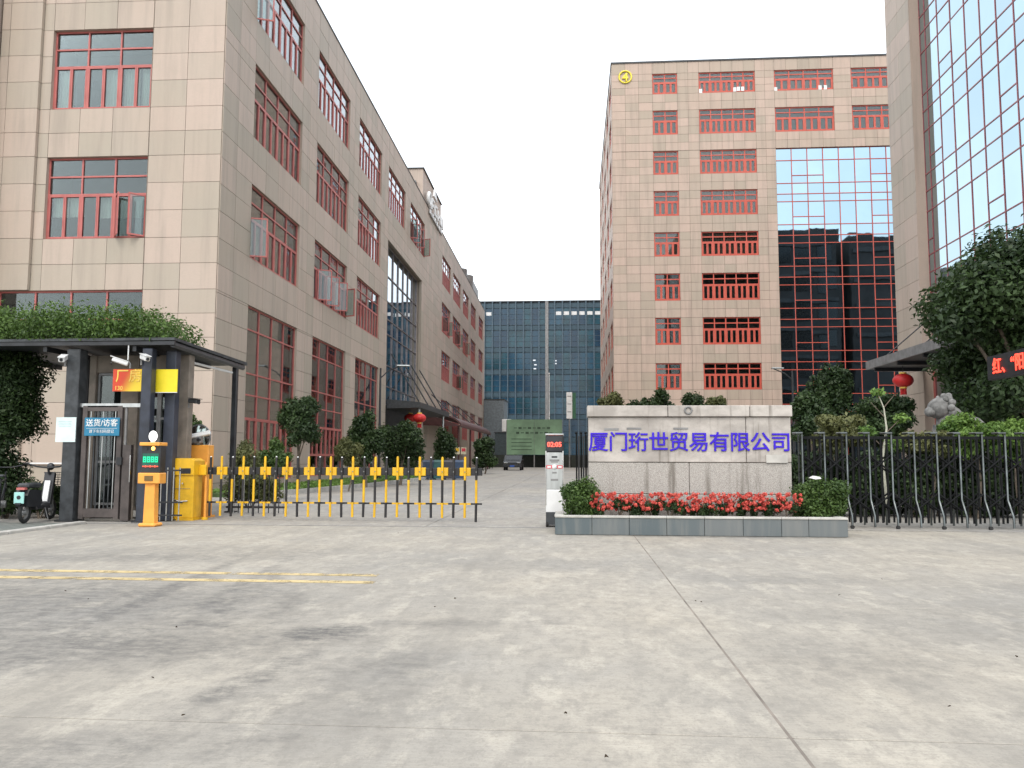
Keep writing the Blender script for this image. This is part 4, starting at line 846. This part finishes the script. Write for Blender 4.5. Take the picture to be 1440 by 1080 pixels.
for y in (-.5, .52):
    q = MB().torus((0, y, .33), .305, .022, RUB, 'X', 32, 6).build('wheel', bi); s5 = MB()
    for k in range(14): a = 2*PI*k/14; s5.tube([(0, y, .33), (0, y+.29*math.cos(a), .33+.29*math.sin(a))], .0035, SIL, 4)
    s5.tube([(-.03, y, .33), (.03, y, .33)], .02, SIL, 8); s5.build('spokes', q)
q = MB()
for a, b2 in (((-.5, .33), (-.08, .3)), ((-.08, .3), (-.2, .78)), ((-.2, .72), (.38, .76)), ((-.08, .3), (.38, .68)), ((-.5, .33), (-.19, .7)), ((.52, .33), (.36, .9))): q.tube([(0, *a), (0, *b2)], .015, BLK, 8)
q.build('frame', bi); MB().box((0, -.22, .83), (.13, .24, .05), BLKM, bev=.02).build('saddle', bi); MB().tube([(-.28, .3, 1.02), (-.1, .37, .98), (.1, .37, .98), (.28, .3, 1.02)], .013, BLK, 8).build('handlebar', bi)
MB().tube([(-.09, -.08, .3), (.09, -.08, .3)], .07, GRM, 12).build('crank', bi); MB().box((0, -.55, .7), (.05, .3, .02), BLK).build('rear_rack', bi)

# ------------------------------------------------------------------ planting and fittings along the drive
GRASS = pm('lawn_soil', (.05, .085, .025), .95, var=.3, scale=6)
bp = [(-11.4, 24.2), (-9.6, 24.2), (-9.0, 28), (-8.5, 34), (-8.2, 42), (-8.1, 50), (-8.1, 58), (-12.0, 58)]
struct(MB().prism(bp, -.05, .12, GRASS, 'Z').build('planting_bed'))
kb2 = struct(MB().box((-8.4, 40, -.08), (.1, .1, .1), CONCP).build('kerb'))
edge = bp[1:7]
for (a, b2) in zip(edge, edge[1:]):
    A, B = Vector(a), Vector(b2); n = max(1, round((B-A).length/1.5)); ang = math.atan2(B.y-A.y, B.x-A.x)
    for k in range(n): c = A.lerp(B, (k+.5)/n); ubox('kerb_stone', kb2, (c.x+.06, c.y, .05), ((B-A).length/n-.012, .14, .2), CONCP, (0, 0, ang))
gp = np.stack([rng.uniform(-11.2, -8.2, 16000), rng.uniform(24.4, 57, 16000), rng.uniform(.12, .2, 16000)], 1); gp = gp[gp[:, 0] < np.interp(gp[:, 1], [24, 28, 34, 42, 60], [-9.7, -9.1, -8.6, -8.3, -8.2])]
go = link('grass', leaves(gp, rng.normal(size=gp.shape)+np.array([0, -1, .2]), .16, LF_L, rng.uniform(.1, .9, len(gp)), 'grass', .25)); tag(go, 'bright green grass in the bed beside the driveway', 'grass', None, 'stuff')

def pxpt(x, y, Y):                      # photo pixel on the upright plane at depth Y
    r = RT*((x-720)/FPX) + UP*((540-y)/FPX) + FW
    return CAM + r*(Y/r.y)
def tpx(name, label, Y, cx, ytop, ybot, wpx, n, size, mat, seed, group=None, cat='tree', tr=.06, zc=None, k=11):
    a = pxpt(cx, ytop, Y); b2 = pxpt(cx, ybot, Y); rz = (a.z-b2.z)/2; rx = wpx/2*Y/FPX
    return tree(name, label, (b2.x, Y, 0), a.z, rx, rz, n, size, mat, seed, group, cat, tr, k=k, cz=a.z-rz)
tpx('garden_tree', 'round dark tree with twin bare trunk between red-framed ground windows', 27.0, 421, 553, 640, 66, 7500, .11, LF_D, 31, tr=.05)
tpx('garden_tree', 'dense dark tree beside the slender left lamp post', 33.0, 515, 575, 660, 52, 6500, .13, LF_D, 32)
tpx('garden_tree', 'broad dark tree under the flat black entrance canopy', 36.0, 563, 580, 664, 74, 8500, .13, LF_D, 33)
tpx('garden_tree', 'dark tree in front of maroon curved awning', 50.0, 622, 598, 660, 40, 4500, .16, LF_D, 34)
tpx('garden_tree', 'low dark tree at far end of the left building', 62.0, 682, 613, 662, 40, 3800, .2, LF_D, 35)
tpx('garden_shrub', 'small round olive shrub on thin stems between two dark trees', 29.0, 490, 610, 664, 40, 4500, .08, LF_Y, 36, cat='shrub', tr=.025)
tpx('garden_shrub', 'wispy brownish shrub below the first tall window', 21.5, 345, 612, 690, 70, 6500, .08, LF_Y, 37, cat='shrub', tr=.025)
tpx('garden_shrub', 'green shrub at the foot of the first tall window', 23.0, 385, 615, 680, 50, 5000, .085, LF_M, 38, cat='shrub', tr=.025)
tpx('garden_shrub', 'bright green shrub beside beige pillar of the booth', 20.5, 270, 578, 650, 42, 4500, .09, LF_M, 39, cat='shrub', tr=.03)
shrub('dark low hedge at foot of the black corner post', (-7.9, 19.6, 0), (.9, .4, .45), 5000, .08, LF_Y, seed=41, name='hedge')
for i, (x, y0, y1, ww, Y) in enumerate(((857, 546, 600, 40, 58), (893, 553, 600, 36, 56), (925, 543, 600, 46, 60), (978, 550, 605, 44, 57), (1008, 556, 605, 36, 58))):
    tpx('round_shrub_tree', ['rounded olive tree top at left end above sign wall', 'small dark tree top above sign wall left block', 'broad dark tree top above middle of sign wall', 'clipped dark tree top right of the wall emblem', 'low pale tree top in front of beige corner'][i], Y, x, y0, y1, ww, 3600, .24, LF_Y if i in (0, 4) else LF_D, 50+i)
# garden behind the lattice gate
tpx('garden_tree', 'tall dark columnar tree before the red-framed glass wall', 27.0, 1170, 500, 640, 62, 12000, .13, LF_D, 61, k=14, tr=.08)
tpx('garden_tree', 'low spreading dark tree behind the lattice gate posts', 24.0, 1245, 552, 640, 100, 11000, .12, LF_D, 62, k=14)
tpx('garden_shrub', 'dark bush filling space right behind the sign wall end', 22.0, 1140, 548, 640, 60, 7500, .11, LF_D, 63, cat='shrub')
tpx('garden_shrub', 'sprawling yellow-green shrub just behind the lattice gate', 17.2, 1180, 572, 640, 84, 4200, .09, LF_Y, 64, cat='shrub', tr=.03, k=9)
tpx('garden_shrub', 'bright light-green bush behind the gate below the large tree', 17.6, 1372, 578, 650, 92, 7500, .085, LF_L, 65, cat='shrub', tr=.03)
tpx('garden_shrub', 'bright light-green bush at the gate below red display', 17.2, 1432, 572, 655, 70, 6000, .085, LF_L, 66, cat='shrub', tr=.03)
tpx('garden_shrub', 'reddish-green bush behind the gate below the stone lion', 17.8, 1305, 596, 650, 66, 4200, .085, LF_Y, 67, cat='shrub', tr=.03)
for i in range(9): tpx('hedge_plant', 'dark hedge plant low behind the lattice gate', 18.0+.3*(i % 2), 1128+i*40, 622, 742, 76, 5200, .10, LF_D, 70+i, 'hedge behind the lattice gate', 'shrub', .03)
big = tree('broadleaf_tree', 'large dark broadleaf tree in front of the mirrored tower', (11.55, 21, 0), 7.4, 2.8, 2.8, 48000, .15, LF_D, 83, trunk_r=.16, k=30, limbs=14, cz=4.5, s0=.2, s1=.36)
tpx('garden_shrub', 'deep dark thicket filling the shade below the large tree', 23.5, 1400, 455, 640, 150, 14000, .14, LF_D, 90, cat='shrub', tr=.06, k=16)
sap = thing('sapling', 'thin pale leafless sapling stem rising behind the gate', 'sapling', (6.05, 16.6, 0)); MB().tube([(0, 0, 0), (-.08, 0, 1.2), (.02, 0, 1.8), (-.02, 0, 2.2), (-.12, .02, 2.5)], [.03, .026, .02, .014, .008], pm('pale_bark', (.42, .42, .34), .8), 7).build('stem', sap)
q = MB()
for a, b2 in (((.0, 1.7), (.3, 2.0)), ((-.04, 1.4), (-.35, 1.75)), ((0, 2.0), (-.25, 2.3)), ((-.02, 2.2), (.2, 2.45))): q.tube([(a[0], 0, a[1]), (b2[0], random.uniform(-.1, .1), b2[1])], [.012, .006], BARK, 5)
q.build('twig', sap); crown('leaf_cluster', sap, [(.3, 0, 2.0, .16, .14, .1), (-.35, 0, 1.75, .2, .16, .12), (-.12, 0, 2.5, .16, .14, .08), (.15, 0, 1.5, .2, .15, .15)], 420, .09, LF_L)
# stone lion
STONE = pm('weathered_grey_stone', (.17, .17, .165), .9, var=.35, scale=9, bump=.6)
li = thing('stone_lion', 'carved grey stone lion on a pedestal below the large tree', 'statue', (8.72, 19.6, -.3)); MB().box((0, 0, .85), (1.2, .8, 1.7), STONE, bev=.04).build('pedestal', li)
q = MB(); q.ball((.2, 0, 2.1), (.5, .32, .42), STONE, 16, 10, .03); q.ball((-.12, 0, 2.3), (.32, .3, .42), STONE, 16, 10, .03); q.ball((-.36, -.02, 2.66), (.27, .25, .25), STONE, 16, 10, .03); q.ball((-.58, -.04, 2.58), (.13, .15, .12), STONE, 10, 8)
for a in range(14): t_ = a*2*PI/14; q.ball((-.2+.03*math.cos(a*3), .27*math.cos(t_), 2.66+.28*math.sin(t_)), .085, STONE, 8, 6, .08)
for s_ in (-1, 1): q.tube([(-.3, s_*.17, 2.25), (-.4, s_*.18, 1.95), (-.46, s_*.18, 1.72)], [.14, .11, .12], STONE, 10); q.ball((.35, s_*.25, 1.95), (.26, .14, .24), STONE, 10, 8); q.ball((-.56, s_*.09, 2.68), .04, STONE, 8, 6); q.ball((-.3, s_*.2, 2.88), (.06, .05, .09), STONE, 8, 6)
q.build('figure', li); MB().tube([(-.42, -.3, 2.2), (-.1, -.36, 2.35), (.2, -.36, 2.3)], .05, RB, 8).build('red_ribbon', li)
# lanterns
LREDM = pm('red_lantern_silk', (.55, .02, .02), .5, var=.15, scale=6)
def lantern(label, p, r, group=None):
    t = thing('red_lantern', label, 'lantern', p, 0, group); q = MB(); n = 20; vs = []
    for i in range(11):
        a = PI*(i+.6)/(11.2); 
        for k in range(n): rr = r*math.sin(a)*(1 if k % 2 else .95); vs.append((rr*math.cos(2*PI*k/n), rr*math.sin(2*PI*k/n), r*.72*math.cos(a)))
    q.add(vs, [(i*n+k, (i+1)*n+k, (i+1)*n+(k+1) % n, i*n+(k+1) % n) for i in range(10) for k in range(n)], LREDM, True); q.build('shade', t)
    for s_ in (-1, 1): MB().tube([(0, 0, s_*r*.68), (0, 0, s_*r*.82)], r*.36, GOLD, 14).build('collar', t)
    q = MB()
    for k in range(12): a = 2*PI*k/12; q.tube([(r*.25*math.cos(a), r*.25*math.sin(a), -r*.8), (r*.27*math.cos(a), r*.27*math.sin(a), -r*1.45)], r*.05, LREDM, 5)
    q.build('tassel', t); MB().tube([(0, 0, r*.8), (0, 0, r*1.5)], .015, BLK, 5).build('hanger', t)
lantern('red lantern under the tower canopy beside the beige strip', tuple(pxpt(1270, 535, 34.6)), .4)
lantern('red lantern farther under the flat black canopy of left building', tuple(pxpt(577, 588, 55)), .42); lantern('red lantern hanging nearer the rim of the flat black canopy', tuple(pxpt(590, 588, 52)), .42)
# canopies of the left building
ca = thing('flat_canopy', 'flat black entrance canopy hung on rods from the left building', 'canopy', (-12.0, 58.5, 0))
q = MB(); q.prism([(-12.0+12.0, 4.95), (2.2, 4.75), (2.2, 4.4), (0, 4.35)], -6.2, 6.2, BLKM, 'Y'); q.build('roof', ca)
for k in range(4): MB().tube([(1.9, -5+k*3.3, 4.85), (.02, -5+k*3.3, 8.0)], .05, BLK, 6).build('tie_rod', ca)
for k in range(2): MB().tube([(1.9, -5+k*10, 0), (1.9, -5+k*10, 4.4)], .09, SIL, 10).build('column', ca)
MAR = pm('maroon_awning', (.075, .028, .026), .55, var=.2)
aw = thing('curved_awning', 'maroon curved awning on thin posts along the left building', 'canopy', (-12.2, 78, 0)); q = MB(); pr_ = []
for k in range(9): a = PI/2*k/8; pr_.append((3.2*math.sin(a), 3.75+1.15*math.cos(a)))
pr2 = pr_+[(x*.98, z-.1) for x, z in pr_[::-1]]; q.prism(pr2, -12, 12, MAR, 'Y'); q.prism([(0, 3.8), (3.1, 3.72), (3.15, 3.8), (0, 4.8)], -12.05, -11.95, MAR, 'Y'); q.build('roof', aw)
for y in (-11.5, -3.8, 3.8, 11.5): MB().tube([(2.9, y, 0), (2.9, y, 3.85)], .08, MAR, 8).build('post', aw)
for y in (-8, 0, 8): MB().tube([(2.6, y, 4.3), (.05, y, 6.6)], .05, BLK, 6).build('tie_rod', aw)
# street lamps
def lamp(label, p, h, arm, rz):
    t = thing('street_lamp', label, 'street lamp', p, rz, None); MB().tube([(0, 0, 0), (0, 0, 1), (0, 0, h)], [.09, .07, .045], BLK, 10).build('pole', t); MB().tube([(0, 0, h-.5), (arm*.4, 0, h-.15), (arm, 0, h+.1)], .03, BLK, 8).build('arm', t)
    MB().box((arm+.2, 0, h+.13), (.65, .24, .07), SIL, bev=.02).build('lamp_head', t); MB().tube([(0, 0, 0), (0, 0, .25)], .14, BLK, 12).build('base', t)
a = pxpt(533, 650, 40); lamp('slender black lamp post with one arm before the mirrored entrance', (a.x, 40, 0), 5.6, .9, R(10))
a = pxpt(1117, 640, 46); lamp('dark lamp post beside the red-framed glass wall', (a.x, 46, 0), 6.0, -1.0, R(5))
# far end of the drive
hb = thing('green_hoarding', 'pale green printed hoarding panels at end of driveway', 'hoarding', (-5.0, 105, 0)); PGR = pm('pale_green_print', (.16, .27, .17), .6, var=.25, scale=.5)
for k in range(2): MB().box((-1.75+k*3.52, 0, 3.85), (3.48, .12, 4.45), PGR).build('panel', hb)
for k in range(3): MB().box((-3.5+k*3.5, .15, 3), (.14, .14, 6), GRM).build('post', hb)
INK = pm('dark_green_ink', (.03, .06, .035), .6)
for r_ in range(2):
    for k in range(8): MB().box((-2.4+k*.6+.3*r_, -.07, 5.0-r_*.62), (.4, .02, .1+.16*((k+r_) % 2)), INK).build('brush_stroke', hb)
for k in range(4): MB().box((-1.6, -.07, 3.6-k*.45), (2.6, .02, .08), INK).build('print_line', hb)
struct(MB().box((-5, 107, .8), (22, .3, 1.6), pm('dark_shade_band', (.03, .035, .03), .9)).build('shade_band'))  # dark slab added for the fence and hedge shadow below the hoarding
wsg = thing('totem_sign', 'slim white vertical sign before the blue glass block', 'sign', (-.55, 106, 0)); MB().box((0, 0, 7.9), (.75, .3, 3.4), WHT, bev=.03).build('panel', wsg); MB().box((.6, .1, 7.9), (.45, .3, 3.3), pm('dark_green_side', (.03, .12, .06), .5)).build('side_panel', wsg); MB().tube([(0, 0, 0), (0, 0, 6.3)], .1, GRM, 8).build('post', wsg)
for k in range(3): MB().box((0, -.17, 7.1+k*1.0), (.5, .02, .08), GRM).build('print_line', wsg)
fp = thing('flag_pole', 'tall thin pale mast before the blue glass block', 'mast', (-3.3, 112, 0)); MB().tube([(0, 0, 0), (0, 0, 12.6)], [.09, .05], WHT, 8).build('pole', fp); MB().ball((0, 0, 12.65), .1, WHT).build('finial', fp)
gb = thing('service_block', 'plain grey service block beside far end of left building', 'building', (-11.3, 116, 0)); GRW = pm('grey_render', (.16, .19, .21), .8); MB().box((0, 3, 4.7), (3.0, 6, 9.4), GRW).build('wall', gb); MB().box((0, 3, 9.45), (3.2, 6.2, .14), CAPM).build('roof', gb); MB().box((.6, -.03, 3), (1, .06, 1.6), DARK).build('window', gb)
g2 = thing('service_block', 'low dark grey shed with white rooftop unit near the green hoarding', 'building', (-9.2, 112, 0)); MB().box((0, 2, 2.3), (3.0, 4, 4.6), pm('dark_grey_render', (.06, .08, .09), .8)).build('wall', g2); MB().box((0, 2, 4.66), (3.2, 4.2, .12), CAPM).build('roof', g2); MB().box((.1, .6, 5.6), (1.3, .8, 1.7), WHT, bev=.05).build('rooftop_unit', g2)
# parked car
car = thing('parked_car', 'black car parked nose-out at far end of the driveway', 'car', (-5.95, 80, 0)); CARP = pm('black_car_paint', (.012, .013, .015), .18, var=.05); CG = pm('dark_car_glass', (.02, .025, .03), .05)
q = MB(); pr_ = [(0, .32), (.02, .75), (.25, .9), (1.1, .98), (1.75, 1.45), (3.3, 1.47), (4.1, 1.0), (4.4, .92), (4.45, .35)]; q.prism([(y, z) for y, z in pr_], -.86, .86, CARP, 'X'); q.build('body', car)
MB().add([(-.68, 1.16, 1.0), (.68, 1.16, 1.0), (.6, 1.72, 1.42), (-.6, 1.72, 1.42)], [(0, 1, 2, 3)], CG).build('windscreen', car, (0, -.03, .02))
for s_ in (-1, 1):
    MB().box((s_*.62, -.01, .72), (.34, .04, .13), CHROME, bev=.015).build('headlight', car); MB().box((s_*.95, 1.35, 1.02), (.16, .1, .12), CARP, bev=.02).build('wing_mirror', car)
    for y in (.85, 3.6): MB().tube([(s_*.7, y, .32), (s_*.88, y, .32)], .32, RUB, 20).build('wheel', car)
    MB().box((s_*.863, 2.5, 1.2), (.01, 1.7, .3), CG).build('side_window', car)
MB().box((0, -.015, .48), (1.1, .04, .2), BLK).build('grille', car); MB().box((0, -.04, .42), (.44, .02, .13), pm('plate_blue', (.03, .1, .4), .4)).build('number_plate', car)
# wheelie bins and small signs by the awning
BINC = [(.03, .05, .09), (.03, .10, .10), (.05, .05, .06), (.03, .06, .12)]
for i in range(4):
    x_ = 603+i*14; p = gnd(x_, 674.5); t = thing('wheelie_bin', ['navy', 'teal', 'charcoal', 'blue'][i]+' wheelie bin standing behind the fence barrier by the bed', 'bin', (p.x, p.y, 0), 0, 'bins by the planting bed'); mm = pm('bin_plastic%d' % i, BINC[i], .5)
    MB().prism([(-.24, .06), (.24, .06), (.29, .95), (-.29, .95)], -.3, .3, mm).build('body', t); MB().prism([(-.32, .95), (.3, .95), (.26, 1.06), (-.22, 1.08)], -.31, .31, mm, 'X').build('lid', t)
    for s_ in (-1, 1): MB().tube([(s_*.2, .28, .1), (s_*.28, .28, .1)], .1, RUB, 12).build('wheel', t)
for i in range(2):
    p = pxpt(643+i*9, 634, 66); t = thing('warning_sign', ['small red and white warning board under the maroon awning, with yellow top', 'small red warning board beside the yellow-topped one'][i], 'sign', (p.x, 66, 0)); MB().box((0, 0, p.z), (.42, .04, .55), pm('sign_cream%d' % i, (.6, .55, .4), .5)).build('board', t); MB().box((0, -.025, p.z+.08), (.3, .01, .26), RB if i else YEL).build('symbol', t); MB().tube([(0, .04, 0), (0, .04, p.z+.2)], .03, GRM, 6).build('post', t)
# fallen leaves on the concrete
for i, (x, y) in enumerate(((612, 854), (986, 848), (1180, 838), (248, 883), (215, 955), (258, 1007), (796, 1005), (853, 1066), (1240, 815), (978, 846), (1430, 925), (640, 842), (560, 750), (92, 832), (1335, 995), (124, 843))):
    p = gnd(x, y, .012); q = MB(); a = random.uniform(0, 6); r = .007+.006*random.random()
    vs = [(r*math.cos(a+t_)*(1 if k % 2 else .55), r*.7*math.sin(a+t_), .004+.012*random.random()) for k, t_ in enumerate(np.linspace(0, 2*PI, 8)[:-1])]; n = len(vs)
    q.add(vs+[(u, v, z-.003) for u, v, z in vs], [tuple(range(n)), tuple(range(2*n-1, n-1, -1))]+[(k, k+n, (k+1) % n+n, (k+1) % n) for k in range(n)], DRY)
    tag(q.build('dry_leaf', None, p), 'small dark dry leaf fallen on the concrete forecourt', 'leaf', 'dry leaves on the forecourt')
